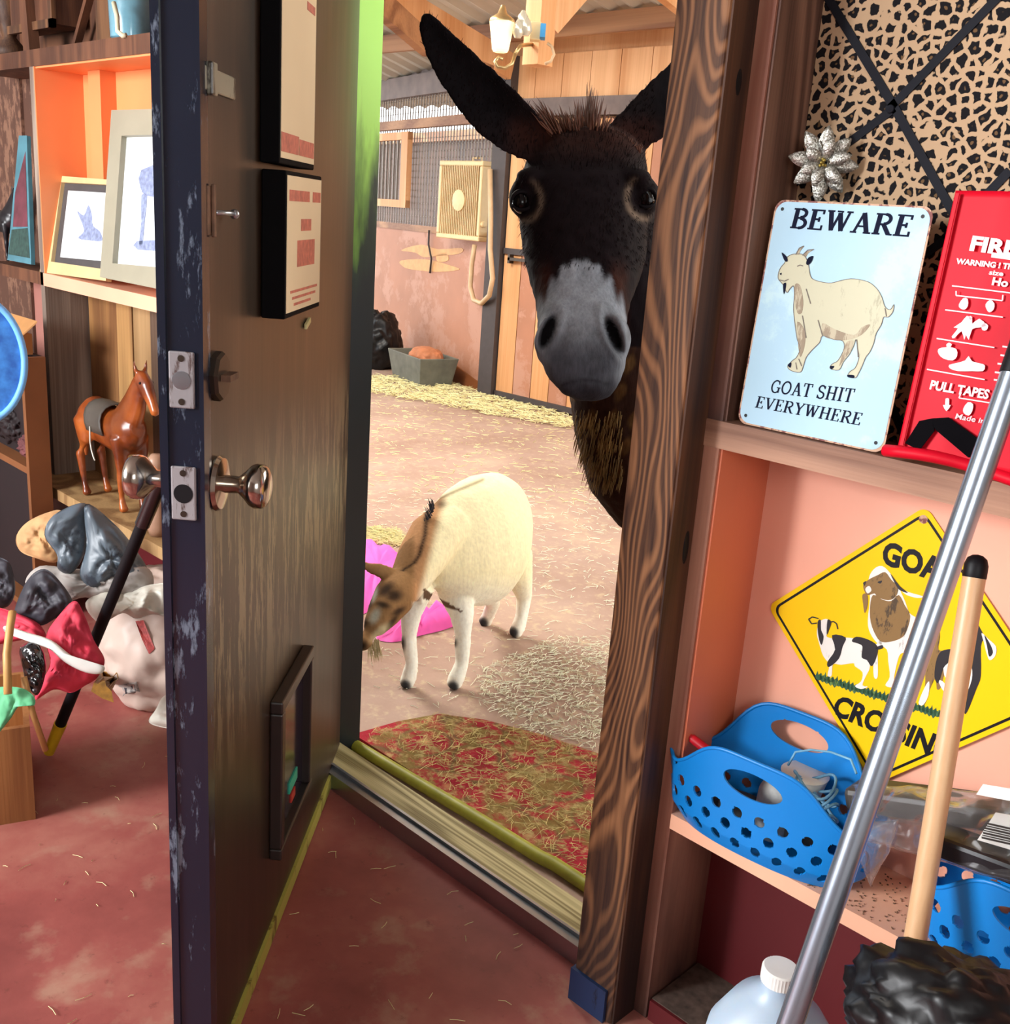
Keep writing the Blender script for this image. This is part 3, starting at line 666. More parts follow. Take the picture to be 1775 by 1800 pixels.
a3 = pic('tan_goat_picture', 'art_brown', [[(1150, 850), (1200, 830), (1210, 900), (1200, 980), (1250, 985), (1290, 980), (1280, 1060), (1240, 1140), (1215, 1230), (1190, 1240), (1180, 1170), (1140, 1250), (1110, 1340), (1070, 1320), (1110, 1230), (1110, 1100), (1080, 1000)]], .0015, t)
pic('white_legs', 'art_white', [[(1110, 1230), (1140, 1190), (1135, 1280), (1100, 1345), (1070, 1330)], [(1200, 1180), (1240, 1200), (1250, 1260), (1225, 1240)], [(1235, 1080), (1265, 1060), (1260, 1160), (1240, 1150)]], .0018, a3)
pic('black_patches', 'art_black', [[(1210, 1000), (1250, 980), (1290, 985), (1270, 1060), (1235, 1100), (1200, 1200), (1175, 1160), (1185, 1060)]], .0019, a3)
a4 = pic('black_goat_picture', 'art_black', [[(1455, 830), (1475, 840), (1500, 900), (1480, 960), (1480, 1150), (1450, 1240), (1390, 1390), (1370, 1380), (1380, 1200), (1410, 1000)]], .0015, t)
pic('pale_ear', 'art_white', [[(1485, 870), (1530, 910), (1580, 960), (1575, 1020), (1540, 1050), (1520, 1010), (1500, 930)], [(1390, 1120), (1420, 1100), (1420, 1180), (1385, 1260)]], .0018, a4)
pic('ear_hollow', 'art_black', [[(1505, 885), (1545, 950), (1560, 1000), (1535, 1025), (1520, 950)]], .0021, a4)

# ---------------------------------------------------------------- silver flower
fc = W(1448, 287, 1.325); n_ = (CAM-fc).normalized(); FF = Frame(fc, n_.cross(Vector((0, 0, 1))).normalized()*-1, (0, 0, 1)); FF.v = n_.cross(FF.u).normalized(); FF.n = n_
if FF.v.z < 0: FF.v = -FF.v
M['silver_glitter'] = NT('silver_glitter')
tt = M['silver_glitter']; nn_ = tt.noise(tt.coord(), 420, 2); tt.col(tt.ramp(nn_, [(.35, H('9c9a8c')), (.6, H('efeee6'))])); tt.bump(nn_, .5, .004); M['silver_glitter'] = tt.set(.35, .75, .8)
t = thing('silver_flower', 'silver glitter poinsettia flower stuck above the pale blue sign', 'flower', fc-FF.v*.04)
for ring, (cnt, ln_, wd_, lift, off) in enumerate(((8, .045, .0105, .004, 0), (6, .030, .008, .011, .3))):
    for i in range(cnt):
        a = 2*PI*i/cnt+off+.15*rnd.uniform(-1, 1); L = ln_*rnd.uniform(.88, 1.08)
        du = FF.u*math.cos(a)+FF.v*math.sin(a); dv = FF.n.cross(du)
        rows = []
        for j in range(7):
            s_ = j/6; ww = wd_*math.sin(PI*min(1, s_*.9+.08))**.8; h = lift+.014*math.sin(s_*2.2)-.006*s_
            c = fc+du*(.004+L*s_)+FF.n*h
            rows.append([c-dv*ww+FF.n*.003, c-FF.n*.001, c+dv*ww+FF.n*.003, c+FF.n*.0008])
        MB().rings(rows).build('petal', M['silver_glitter'], t, smooth=1)
mb = MB()
for i in range(9): mb.ball(fc+FF.u*rnd.uniform(-.005, .005)+FF.v*rnd.uniform(-.005, .005)+FF.n*rnd.uniform(.014, .02), .0022, .0022, .0022, 5)
mb.build('flower_centre', plain('gold_beads', 'a8944a', .3, .8), t, smooth=1)

# ---------------------------------------------------------------- leopard cloth panel with crossed tapes
YL = 1.345
lp = MB().box(XR+.005, .25, YL, YL+.012, 1.023, 2.2)
panel = thing('leopard_board', 'leopard print cloth board laced with dark crossing tapes, above the ledge', 'notice board', (-.3, YL, 1.023))
lp.build('cloth', M['leopard'], panel)
LF = Frame((-.79, YL, 1.02), (1, 0, 0), (0, 0, 1))
M['tape'] = plain('tape', '1a1b22', .7, spec=.15)
def tape(a, b, wd=.011):
    (u0, v0), (u1, v1) = LF.uv(*a), LF.uv(*b); L = math.hypot(u1-u0, v1-v0); nx, ny = -(v1-v0)/L*wd/2, (u1-u0)/L*wd/2
    mb = MB(); ppoly(mb, LF, [(u0-nx, v0-ny), (u1-nx, v1-ny), (u1+nx, v1+ny), (u0+nx, v0+ny)], .0002, .0016); mb.build('tape', M['tape'], panel)
tape((1452, -10), (1573, 190)); tape((1573, 190), (1690, 400)); tape((1760, -10), (1560, 195)); tape((1573, 190), (1380, 335)); tape((1690, 400), (1500, 540)); tape((1540, 650), (1600, 790)); tape((1775, 300), (1660, 420))
lf = MB().lathe(W(1566, 192, YL), (0, -1, 0), [(0, .006), (.004, .005), (.006, 0)]); lf.build('button', M['tape'], panel)
# ---------------------------------------------------------------- fire blanket pouch
a = math.radians(6)
BF = Frame((-.56, 1.225, 1.0235), (1, 0, 0), (0, math.sin(a), math.cos(a)))
B_ = BF.uv
M['pouch_red'] = plain('pouch_red', 'd00c26', .5, var=.1, scale=9, bump=.08, spec=.15)
M['print_white'] = plain('print_white', 'f3d9dc', .5, var=.03)
t = thing('fire_blanket_pouch', 'red fire blanket pouch with white print and black pull tapes', 'fire blanket', BF.p(.16, 0, 0))
uL, uR = B_(1560, 790)[0]+.012, B_(1560, 790)[0]+.25
ut, vt = B_(1680, 335)
# a soft sheet with slight folds, thick at the bottom hem
def sheet(fr, u0, u1, v0, v1, n0, th, amp, nu=30, nv=40, seed=0, skew=0):
    mb = MB(); g = []
    for side in (1, 0):
        for j in range(nv+1):
            for i in range(nu+1):
                u = u0+(u1-u0)*i/nu; v = v0+(v1-v0)*j/nv
                e_ = min(1, 4*min(i/nu, 1-i/nu)+.1)
                w_ = amp*(math.sin(u*33+v*11+seed)+.6*math.sin(v*47-u*19+seed*2))*e_
                g.append(fr.p(u+skew*(v-v0), v, n0+(th*e_+w_ if side else 0)))
    W_ = nu+1; N = W_*(nv+1); fs = []
    for j in range(nv):
        for i in range(nu):
            a_ = j*W_+i; fs += [(a_, a_+1, a_+W_+1, a_+W_), (N+a_, N+a_+W_, N+a_+W_+1, N+a_+1)]
    bd = [i for i in range(nu)]+[j*W_+nu for j in range(nv)]+[nv*W_+i for i in range(nu, 0, -1)]+[j*W_ for j in range(nv, 0, -1)]
    for i in range(len(bd)): p_, q_ = bd[i], bd[(i+1) % len(bd)]; fs.append((p_, N+p_, N+q_, q_))
    return mb.add(g, fs)
sk = (B_(1680, 335)[0]-(uL))/(vt) 
sheet(BF, uL, uR, .012, vt, 0, .007, .0006, skew=sk*.9).build('pouch', M['pouch_red'], t, smooth=1)
mb = MB(); hem = [BF.p(uL-.012+(uR-uL+.01)*i/12, .010+.005*math.sin(i*.5), .006+.004*math.sin(i*.8)) for i in range(13)]
mb.tube(hem, .0095, 10, flat=.8); mb.build('rolled_hem', M['pouch_red'], t, smooth=1)
s1 = BF.p(uL+.006, .02, .009); mb = MB().beam(BF.p(uL+.007, .02, .0072), BF.p(uL+.006+sk*.9*(vt-.02), vt-.004, .0072), .004, .002, BF.n); mb.build('side_seam', M['pouch_red'], t)
nP = .0098
sans('lettering', BF, 'FIRE', B_(1709, 441), B_(1790, 452), B_(1715, 417), M['print_white'], t, .045, nP)
sans('lettering', BF, 'WARNING ! Thr', B_(1685, 465), B_(1790, 476), B_(1687, 456), M['print_white'], t, .045, nP)
sans('lettering', BF, 'size', B_(1743, 484), B_(1768, 487), B_(1745, 476), M['print_white'], t, .03, nP)
sans('lettering', BF, 'Ho', B_(1748, 502), B_(1776, 506), B_(1751, 489), M['print_white'], t, .04, nP)
sans('lettering', BF, 'PULL TAPES T', B_(1639, 684), B_(1760, 705), B_(1643, 669), M['print_white'], t, .035, nP)
sans('lettering', BF, 'Made in', B_(1684, 736), B_(1735, 745), B_(1687, 727), M['print_white'], t, .01, nP)
mb = MB()
def ln2(p, q_, wd=2.2, n0=nP):
    (x0, y0), (x1, y1) = p, q_; L = math.hypot(x1-x0, y1-y0); nx, ny = -(y1-y0)/L*wd/2, (x1-x0)/L*wd/2
    fpoly(mb, BF, [(x0-nx, y0-ny), (x1-nx, y1-ny), (x1+nx, y1+ny), (x0+nx, y0+ny)], n0, .0003)
for p_, q_ in (((1679, 504), (1785, 517)), ((1667, 546), (1768, 559)), ((1652, 596), (1753, 612)), ((1635, 650), (1736, 668)), ((1686, 513), (1686, 521)), ((1686, 521), (1767, 530)), ((1767, 530), (1768, 520)), ((1695, 690), (1691, 700)), ((1691, 700), (1748, 709))): ln2(p_, q_)
for x, y, w_ in ((1772, 610, 16), (1768, 625, 14), (1764, 640, 18), (1760, 655, 20), (1757, 668, 16)): ln2((x-w_*.3, y), (x+w_, y+3), 3)
ln2((1748, 450), (1785, 455), 9)
Z = lambda pts: zz(pts, 1540, 300, 3.214)
for p_ in ([(455, 890), (500, 860), (530, 825), (560, 840), (560, 870), (600, 840), (640, 880), (600, 890), (560, 900), (540, 960), (525, 930), (515, 960), (500, 910), (460, 950), (445, 940), (480, 895)],
           [(612, 880), (630, 865), (650, 880), (640, 905), (618, 905)], [(540, 835), (550, 825), (560, 835), (550, 850)],
           [(370, 1010), (420, 1000), (470, 1010), (475, 1050), (450, 1075), (400, 1065), (372, 1040)], [(415, 985), (430, 975), (445, 985), (435, 1002), (418, 1000)],
           [(430, 1100), (470, 1090), (520, 1075), (540, 1050), (560, 1080), (620, 1095), (632, 1110), (620, 1135), (560, 1135), (480, 1135), (435, 1120)],
           [(485, 760), (510, 725), (535, 730), (535, 770), (515, 790), (490, 780)], [(635, 760), (660, 735), (685, 755), (680, 790), (655, 805), (640, 785)],
           [(410, 1290), (430, 1290), (430, 1325), (440, 1325), (415, 1360), (395, 1325), (408, 1325)], [(510, 1345), (535, 1310), (565, 1320), (560, 1360), (540, 1385), (512, 1370)]):
    fpoly(mb, BF, smooth_px(Z(p_), 2), nP, .0003)
mb.build('print_marks', M['print_white'], t)
M['pull_black'] = plain('pull_black', '0c0b0e', .9, spec=.04)
tm = MB()
for p_ in ([(185, 1540), (265, 1415), (340, 1400), (350, 1470), (265, 1580)], [(340, 1400), (430, 1395), (590, 1510), (640, 1570), (600, 1620), (540, 1620), (360, 1468), (340, 1440)]):
    fpoly(tm, BF, Z(p_), nP+.0006, .0012)
tm.build('pull_tape', M['pull_black'], t)

# ---------------------------------------------------------------- blue baskets with round holes
M['basket_blue'] = plain('basket_blue', '0a7fd0', .38, var=.05, scale=6, bump=.02, Subsurface_Weight=0.0)
HC = (M['basket_blue'],)
def basket(name, label, cx, cy, rx, ry, h, group, z0=.393, rot=0):
    """oval tub: wall height follows two raised handles (front and back); punched holes"""
    t = thing(name, label, 'basket', (cx, cy, z0), group)
    NA, NZ = 168, 26; cr_, sr_ = math.cos(math.radians(rot)), math.sin(math.radians(rot))
    def top(a):          # handle humps at the front (-90 deg) and back (90 deg)
        d = abs(math.cos(a)); hump = math.exp(-(d/.56)**4)
        return h*(.62+.38*hump*(1.20 if math.sin(a) > 0 else .80))-.012*math.exp(-((abs(math.sin(a))-.55)/.2)**2)
    def pt(a, f, r=0):
        k = .86+.14*f**.8; k *= 1-.12*max(0, .14-f)/.14
        ca, sa = math.cos(a), math.sin(a)
        ex = abs(ca)**.85*math.copysign(1, ca); ey = abs(sa)**.78*math.copysign(1, sa); px_, py_ = (rx*k-r)*ex, (ry*k-r)*ey
        return Vector((cx+px_*cr_-py_*sr_, cy+px_*sr_+py_*cr_, z0+f*h))
    per = 2*PI*math.sqrt((rx*rx+ry*ry)/2); th = .0028
    tab = [0]
    for i in range(NA): tab.append(tab[-1]+(pt(2*PI*(i+1)/NA, .7)-pt(2*PI*i/NA, .7)).length)
    per = tab[-1]; ang = [2*PI*i/NA for i in range(NA+1)]
    def a_of(s_): return float(np.interp(s_ % per, tab, ang))
    nr = 22; holes = []
    for row in range(4):
        for i in range(nr):
            hs = (i+.5*(row % 2))/nr*per
            if row == 3 and abs(math.cos(a_of(hs))) < .80: continue
            holes.append((hs, h*.12+row*.0262, .0086, .0086))
    for c0, q_ in ((per*.25, .87), (per*.75, .70)): holes.append((c0, h*q_, .047, h*.115))
    NU, NZ = 300, 64
    def near(s_, z):
        for hs, hz, ha, hb in holes:
            ds = s_-hs; ds -= per*round(ds/per)
            if abs(ds) < ha*1.7 and abs(z-hz) < hb*1.7: yield ds, z-hz, hs, hz, ha, hb
    def snap(s_, z):
        for ds, dz, hs, hz, ha, hb in near(s_, z):
            r = math.hypot(ds/ha, dz/hb); lim = .55*(per/NU)/min(ha, hb)
            if r > 0 and abs(r-1) < lim: return hs+ds/r, hz+dz/r
        return s_, z
    idx = {}; vs = []; fs = []
    def V(i, j, k):
        i %= NU; key = (i, j, k)
        if key not in idx:
            s_ = i/NU*per; z = j/NZ*top(a_of(s_))
            if 0 < j < NZ: s_, z = snap(s_, z)
            idx[key] = len(vs); vs.append(pt(a_of(s_), z/h, th*k))
        return idx[key]
    solid = [[True]*NZ for _ in range(NU)]
    for i in range(NU):
        s_ = (i+.5)/NU*per; tp = top(a_of(s_))
        for j in range(NZ):
            z = (j+.5)/NZ*tp
            solid[i][j] = not any(math.hypot(ds/ha, dz/hb) < 1 for ds, dz, hs, hz, ha, hb in near(s_, z))
    mb = MB()
    for i in range(NU):
        for j in range(NZ):
            if not solid[i][j]: continue
            fs.append((V(i, j, 0), V(i+1, j, 0), V(i+1, j+1, 0), V(i, j+1, 0)))
            fs.append((V(i, j, 1), V(i, j+1, 1), V(i+1, j+1, 1), V(i+1, j, 1)))
            if j == NZ-1 or not solid[i][j+1]: fs.append((V(i, j+1, 0), V(i+1, j+1, 0), V(i+1, j+1, 1), V(i, j+1, 1)))
            if j and not solid[i][j-1]: fs.append((V(i, j, 0), V(i, j, 1), V(i+1, j, 1), V(i+1, j, 0)))
            if not solid[(i+1) % NU][j]: fs.append((V(i+1, j, 0), V(i+1, j, 1), V(i+1, j+1, 1), V(i+1, j+1, 0)))
            if not solid[i-1][j]: fs.append((V(i, j, 0), V(i, j+1, 0), V(i, j+1, 1), V(i, j, 1)))
    b0 = len(vs); vs.append(Vector((cx, cy, z0+.001)))
    for i in range(NU): fs.append((V(i, 0, 1), b0, V(i+1, 0, 1)))
    mb.add(vs, fs)
    o = mb.build('tub', M['basket_blue'], t, smooth=.8, fix=False)
    rim = [pt(2*PI*i/96, top(2*PI*i/96)/h, th/2) for i in range(96)]
    MB().tube(rim, .0030, 8, True).build('rim', M['basket_blue'], t, smooth=1)
    return t
B1 = (-.672, 1.304, .150, .066)
basket('blue_basket', 'blue oval tub with round holes holding a red tube, beside the post', B1[0]+.019, B1[1]-.020, .178, .074, .178, 'blue tubs on the lower shelf', rot=4)
basket('blue_basket', 'blue tub with round holes under clear plastic at the right edge of the lower shelf', -.262, 1.285, .166, .072, .165, 'blue tubs on the lower shelf')
# contents of the first basket
t = thing('red_tube', 'red plastic tube leaning over the left rim of the blue tub', 'tube', D(1210, 1290, 1.5))
M['red_plastic'] = plain('red_plastic', 'c81428', .35, var=.04)
a_, b_ = W(1170, 1262, 1.255), W(1250, 1324, 1.262)
MB().tube([a_, a_.lerp(b_, .6)], [.0045, .0052], 12).build('barrel', M['red_plastic'], t, smooth=.8)
MB().tube([a_.lerp(b_, .58), b_+(b_-a_)*.25], [.0072, .0078], 12).build('cap', M['red_plastic'], t, smooth=.8)
c0 = Vector((-.62, 1.30, .41))
t = thing('thread_spool', 'grey-white spool of yarn inside the left blue tub', 'spool', (-.645, 1.285, .40))
MB().lathe((-.655, 1.30, .40), (.1, .02, 1), [(0, .02), (.01, .030), (.075, .032), (.092, .026), (.10, .010), (.10, 0)], 24).build('winding', plain('grey_yarn', 'aeb0ac', .9, var=.25, scale=60), t, smooth=.8)
M['cup_white'] = plain('cup_white', 'd9d6c8', .5)
tag(MB().lathe((-.63, 1.335, .44), (0, 0, 1), [(0, .02), (.06, .034), (.065, .036), (.068, .032), (.066, 0)], 24).build('plastic_pot', M['cup_white'], smooth=.8), 'round off-white plastic pot at the back of the left blue tub', 'pot')
mb = MB()
for k in range(4):
    cx, cy, cz = -.60+.006*k, 1.305-.004*k, .515-.012*k
    mb.tube([(cx+.030*math.cos(2*PI*i/26), cy+.026*math.sin(2*PI*i/26), cz+.012*math.sin(4*PI*i/26+k)) for i in range(26)], .0022, 6, True)
mb.tube([W(1385, 1345, 1.29), W(1398, 1322, 1.29), W(1425, 1318, 1.30), W(1460, 1322, 1.31), W(1495, 1335, 1.31), W(1505, 1360, 1.30)], .0018, 6)
tag(mb.build('twine', plain('cord_blue', '6fa6c4', .7, var=.2, scale=80), smooth=1), 'loops of pale blue cord spilling from the left blue tub', 'twine')
mb = MB().ball((-.61, 1.315, .43), .05, .03, .035, 8).ball((-.70, 1.30, .42), .05, .03, .025, 8).ball((-.735, 1.31, .415), .03, .03, .018, 8)
tag(mb.build('dark_rags', plain('rag_dark', '3a3a38', .9, var=.5, scale=40), smooth=1), 'dark rags bunched in the bottom of the left blue tub', 'rag')
# dust on the shelf and dark goods in clear plastic
def crumple(name, fr_pts, amp, mt, parent=None, n=5, seed=1, fx=26, **k):
    """closed bag or cloth: a grid between four corners, puffed and creased"""
    A, B_c, C_, D_ = (Vector(p) for p in fr_pts); nrm = (B_c-A).cross(D_-A).normalized()
    r_ = random.Random(seed); ph = [r_.uniform(0, 6) for _ in range(8)]; N = 36
    from mathutils import noise as mn
    rows = []; vs = []; fs = []
    for side in (1, -1):
        for j in range(N+1):
            for i in range(N+1):
                u, v = i/N, j/N; p = A.lerp(B_c, u).lerp(D_.lerp(C_, u), v)
                e_ = (16*u*(1-u)*v*(1-v))**.45
                nz = mn.turbulence(p*fx*.35+Vector((seed*3.1, 0, 0)), 3, True)*1.6-.5
                jit = mn.noise_vector(p*fx*.6)*amp*.3
                vs.append(p+nrm*side*(amp*e_*(.7+nz*.9))+jit)
    W_ = N+1; Q = W_*W_
    for j in range(N):
        for i in range(N):
            a_ = j*W_+i; fs += [(a_, a_+1, a_+W_+1, a_+W_), (Q+a_, Q+a_+W_, Q+a_+W_+1, Q+a_+1)]
    bd = [i for i in range(N)]+[j*W_+N for j in range(N)]+[N*W_+i for i in range(N, 0, -1)]+[j*W_ for j in range(N, 0, -1)]
    for i in range(len(bd)): p_, q_ = bd[i], bd[(i+1) % len(bd)]; fs.append((p_, Q+p_, Q+q_, q_))
    return MB().add(vs, fs).build(name, mt, parent, smooth=k.get('smooth', 1))
M['clear_plastic'] = NT('clear_plastic').set(.12, 0, .8, Transmission_Weight=.92, IOR=1.25, Alpha=.45)
M['goods_dark'] = plain('goods_dark', '3a3632', .5, var=.35, scale=12)
M['goods_black'] = plain('goods_black', '1b1b1f', .35, var=.2)
t = thing('bagged_goods', 'dark goods in clear plastic bags with white tags, lying over the right blue tub', 'bag', (-.33, 1.27, .46))
mb = MB().beam(W(1500, 1395, 1.30), W(1830, 1440, 1.30), .06, .035); mb.build('dark_sleeve', M['goods_dark'], t, bevel=.008)
mb = MB().beam(W(1640, 1470, 1.235), W(1830, 1540, 1.235), .05, .028); mb.build('black_sleeve', M['goods_black'], t, bevel=.006)
crumple('plastic_wrap', (W(1490, 1470, 1.225), W(1830, 1570, 1.20), W(1830, 1400, 1.27), W(1500, 1375, 1.29)), .016, M['clear_plastic'], t, seed=4, fx=40)
crumple('plastic_wrap', (W(1530, 1560, 1.215), W(1560, 1500, 1.21), W(1580, 1440, 1.22), W(1490, 1450, 1.22)), .008, M['clear_plastic'], t, seed=5, fx=50)
TG = Frame(W(1725, 1480, 1.19), (1, .1, -.25), (.1, .45, 1))
tg = MB(); tg.prism([W(1750, 1428, 1.187), W(1800, 1436, 1.18), W(1800, 1500, 1.18), W(1718, 1476, 1.187)], (0, -.001, 0)); tg = tg.build('paper_tag', M['white'], t)
mb = MB()
for k in range(7): mb.beam(W(1733+k*-1.3, 1447+k*4.2, 1.1855), W(1790-k*1.3, 1460+k*4.2, 1.1785), .0012 if k % 2 else .0022, .0006, (0, -1, 0))
mb.build('tag_print', M['goods_dark'], tg)
mb = MB(); mb.prism([W(1728, 1378, 1.24), W(1800, 1390, 1.24), W(1800, 1412, 1.235), W(1716, 1396, 1.235)], (0, -.001, 0)); mb.build('paper_tag', M['white'], t)
# dust and hay bits on the shelf
mb = MB()
for i in range(260):
    x, y = rnd.uniform(-.56, -.36), rnd.uniform(1.242, 1.36); a = rnd.uniform(0, 6); L = rnd.uniform(.0008, .0026)
    mb.box(x, x+L, y, y+L*.6, .392, .392+.0012)
tag(mb.build('shelf_dust', plain('dust', '6a4c36', .9)), 'brown dust and crumbs on the shelf between the tubs', 'dust', kind='stuff')

# ---------------------------------------------------------------- pole and wooden handle
def toground(a, b, z=.0):
    a, b = Vector(a), Vector(b); d = b-a; return a+d*((z-a.z)/d.z)
a_, b_ = D(1771, 690, 1.115), D(1392, 1790, 1.17)
g_ = toground(a_, b_, .014); top_ = a_+(a_-b_).normalized()*.02
t = thing('steel_pole', 'long shiny steel pole leaning diagonally in front of the yellow sign', 'pole', g_)
MB().tube([g_, top_], .0142, 24).build('tube', plain('pole_steel', 'aebccb', .26, .85, var=.06), t, smooth=.8)
MB().tube([top_, top_+(a_-b_).normalized()*.34], .0152, 20).build('grip', M['black'], t, smooth=.8)
a_, b_ = D(1713, 1010, 1.27), D(1590, 1765, 1.27)
g_ = toground(a_, b_, .014); d_ = (a_-b_).normalized()
t = thing('broom_handle', 'pale wooden broom handle with a black rounded tip, leaning by the yellow sign', 'broom handle', g_)
MB().tube([g_, a_], .0135, 20).build('stick', wood('handle_wood', 'c4956a', 'dcb387', rings=3, scale=4, stretch=.05, rough=.4, spec=.5), t, smooth=.8)
MB().lathe(a_-d_*.004, d_, [(0, .0138), (.001, .0142), (.016, .0142), (.024, .0115), (.028, .006), (.029, 0)], 20).build('tip', M['black'], t, smooth=.8)
# ---------------------------------------------------------------- jug
M['jug_plastic'] = plain('jug_plastic', 'a9bccd', .4, var=.04, scale=5, bump=.02, Subsurface_Weight=.25)
J = D(1371, 1712, 1.34); JZ = J.z
t = thing('plastic_jug', 'white translucent plastic jug with a ribbed screw cap, bottom right of the photo', 'jug', (J.x, J.y, 0))
mb = MB(); rs = []
for z, r, q_ in ((-JZ, .070, .25), (-JZ+.01, .076, .25), (-.12, .078, .25), (-.085, .074, .3), (-.055, .058, .5), (-.035, .036, .8), (-.022, .0225, 1), (-.004, .021, 1)):
    rr = []
    for i in range(40):
        a = 2*PI*i/40; ca, sa = math.cos(a), math.sin(a); ex = q_ if q_ >= .99 else .55+.45*q_
        rr.append(Vector((J.x+r*abs(ca)**ex*math.copysign(1, ca), J.y+r*abs(sa)**ex*math.copysign(1, sa), JZ+z)))
    rs.append(rr)
mb.rings(rs); mb.build('body', M['jug_plastic'], t, smooth=.9)
mb = MB(); rs = []
for z, r in ((-.010, .0235), (.0085, .0235), (.0105, .0215), (.0106, .0001)):
    rs.append([Vector((J.x+(r+(.0006 if i % 2 and r > .022 else 0))*math.cos(2*PI*i/72), J.y+(r+(.0006 if i % 2 and r > .022 else 0))*math.sin(2*PI*i/72), JZ+z)) for i in range(72)])
mb.rings(rs); mb.build('cap', M['white'], t, smooth=.5)
MB().tube([(J.x+.03, J.y-.035, JZ-.045), (J.x+.058, J.y-.055, JZ-.06), (J.x+.068, J.y-.064, JZ-.10), (J.x+.064, J.y-.06, JZ-.15), (J.x+.045, J.y-.048, JZ-.17)], .011, 12).build('handle', M['jug_plastic'], t, smooth=1)
t_ = NT('checked_blue'); v_ = t_.coord(); ch = t_.n('ShaderNodeTexChecker'); ch.inputs['Scale'].default_value = 75; ch.inputs[1].default_value = (*H('e6e8f0'), 1); ch.inputs[2].default_value = (*H('2a2f9a'), 1); t_.l(v_, ch.inputs[0]); t_.col(ch.outputs[0]); M['checked_blue'] = t_.set(.6)
o = crumple('checked_bag', (D(1262, 1830, 1.40), D(1345, 1830, 1.40), D(1340, 1735, 1.44), D(1290, 1738, 1.44)), .012, M['checked_blue'], seed=3, fx=30)
tag(o, 'blue and white patterned bag behind the plastic jug', 'bag')
# black rubbish bag
from mathutils import noise as mnoise
def blob(name, mt, c, r, amp, fr, seed=0, parent=None, sub=5, squash=None):
    bm = bmesh.new(); bmesh.ops.create_icosphere(bm, subdivisions=sub, radius=1); mb = MB()
    vs = []
    for v in bm.verts:
        n_ = v.co.normalized(); q_ = Vector((n_.x*r[0], n_.y*r[1], n_.z*r[2]))
        d_ = mnoise.turbulence(n_*fr+Vector((seed*7.3, seed, 0)), 4, True)-.45
        p = Vector(c)+q_*(1+amp*d_*2)
        if squash is not None: p.z = max(p.z, squash)
        vs.append(p)
    fs = [tuple(v.index for v in f.verts) for f in bm.faces]; bm.free()
    return mb.add(vs, fs).build(name, mt, parent, smooth=1)
M['bag_black'] = plain('bag_black', '07070a', .42, var=.1, spec=.4)
c = D(1705, 1840, 1.05)
tag(blob('rubbish_bag', M['bag_black'], c, (.13, .08, .085), .13, 2.2, 2), 'shiny black rubbish bag bunched at the bottom right corner', 'bag')
# ================================================================ left of the door: upper shelf
def onb(Y): return lambda x, y: W(x, y, Y)
M['frame_dark'] = wood('frame_dark', '3a241a', '7a5334', rings=4, scale=12, seed=3)
def pframe(name, label, cat, fr, outer, inner, mt_f, layers, loc, parts_extra=None, th=.016, grp=None):
    t = thing(name, label, cat, loc, grp); mb = MB()
    o_ = [fr.uv(*p) for p in outer]; i_ = [fr.uv(*p) for p in inner]
    for k in range(4): mb.prism([fr.p(*o_[k], 0), fr.p(*o_[(k+1) % 4], 0), fr.p(*i_[(k+1) % 4], 0), fr.p(*i_[k], 0)], fr.n*th)
    mb.build('frame', mt_f, t)
    prev = t
    for nm, px, mt, n0 in layers:
        mb = MB(); mb.prism([fr.p(*fr.uv(*p), n0) for p in px], fr.n*.001); prev = mb.build(nm, mt, t)
    return t, prev
def tilt(Y0, z0, deg, yaw=0):
    a = math.radians(deg); u = Vector((math.cos(math.radians(yaw)), math.sin(math.radians(yaw)), 0)); b = Vector((-u.y, u.x, 0))
    return Frame(Vector((-2.9, Y0, z0)), u, b*math.sin(a)+Vector((0, 0, 1))*math.cos(a))
M['cream_frame'] = plain('cream_frame', 'd8bd8a', .5, var=.08); M['mount_grey'] = plain('mount_grey', '4a4646', .7)
M['print_pale'] = plain('print_pale', 'dfe8ea', .5, var=.03); M['grey_frame'] = plain('grey_frame', 'a09b86', .5, var=.08, scale=8)
M['print_blue'] = plain('print_blue', '8a96b8', .6, var=.3, scale=90)
f1 = tilt(1.262, 1.024, 12)
t, pr_ = pframe('small_picture', 'small cream framed print with a dark grey mount, in the orange cubby', 'picture', f1, [(103, 311), (205, 319), (196, 496), (79, 480)], [(117, 323), (205, 328), (196, 476), (99, 462)], M['cream_frame'],
       [('mount', [(117, 323), (205, 328), (196, 476), (99, 462)], M['mount_grey'], .004), ('print', [(124, 336), (204, 341), (196, 461), (110, 453)], M['print_pale'], .006)], W(140, 490, 1.262))
mb = MB(); fpoly(mb, f1, smooth_px([(140, 372), (152, 380), (160, 362), (166, 380), (168, 398), (180, 408), (184, 424), (164, 424), (142, 420), (152, 408), (148, 392)], 3), .0072, .0004); mb.build('rider_drawing', M['print_blue'], pr_)
f2 = tilt(1.2425, 1.024, 13)
t, pr_ = pframe('large_picture', 'large grey framed picture leaning in front of the small cream one', 'picture', f2, [(208, 198), (300, 196), (300, 513), (188, 490)], [(226, 243), (300, 241), (300, 474), (210, 466)], M['grey_frame'],
       [('print', [(226, 243), (300, 241), (300, 474), (210, 466)], M['print_pale'], .004)], W(230, 500, 1.2425), th=.02)
mb = MB()
for pl in ([(252, 300), (300, 290), (300, 345), (262, 345), (250, 330)], [(252, 345), (262, 345), (258, 390), (254, 430), (248, 430), (252, 390)], [(244, 425), (300, 425), (300, 440), (246, 440)]): fpoly(mb, f2, smooth_px(pl, 2), .0055, .0004)
mb.build('horse_drawing', M['print_blue'], pr_)
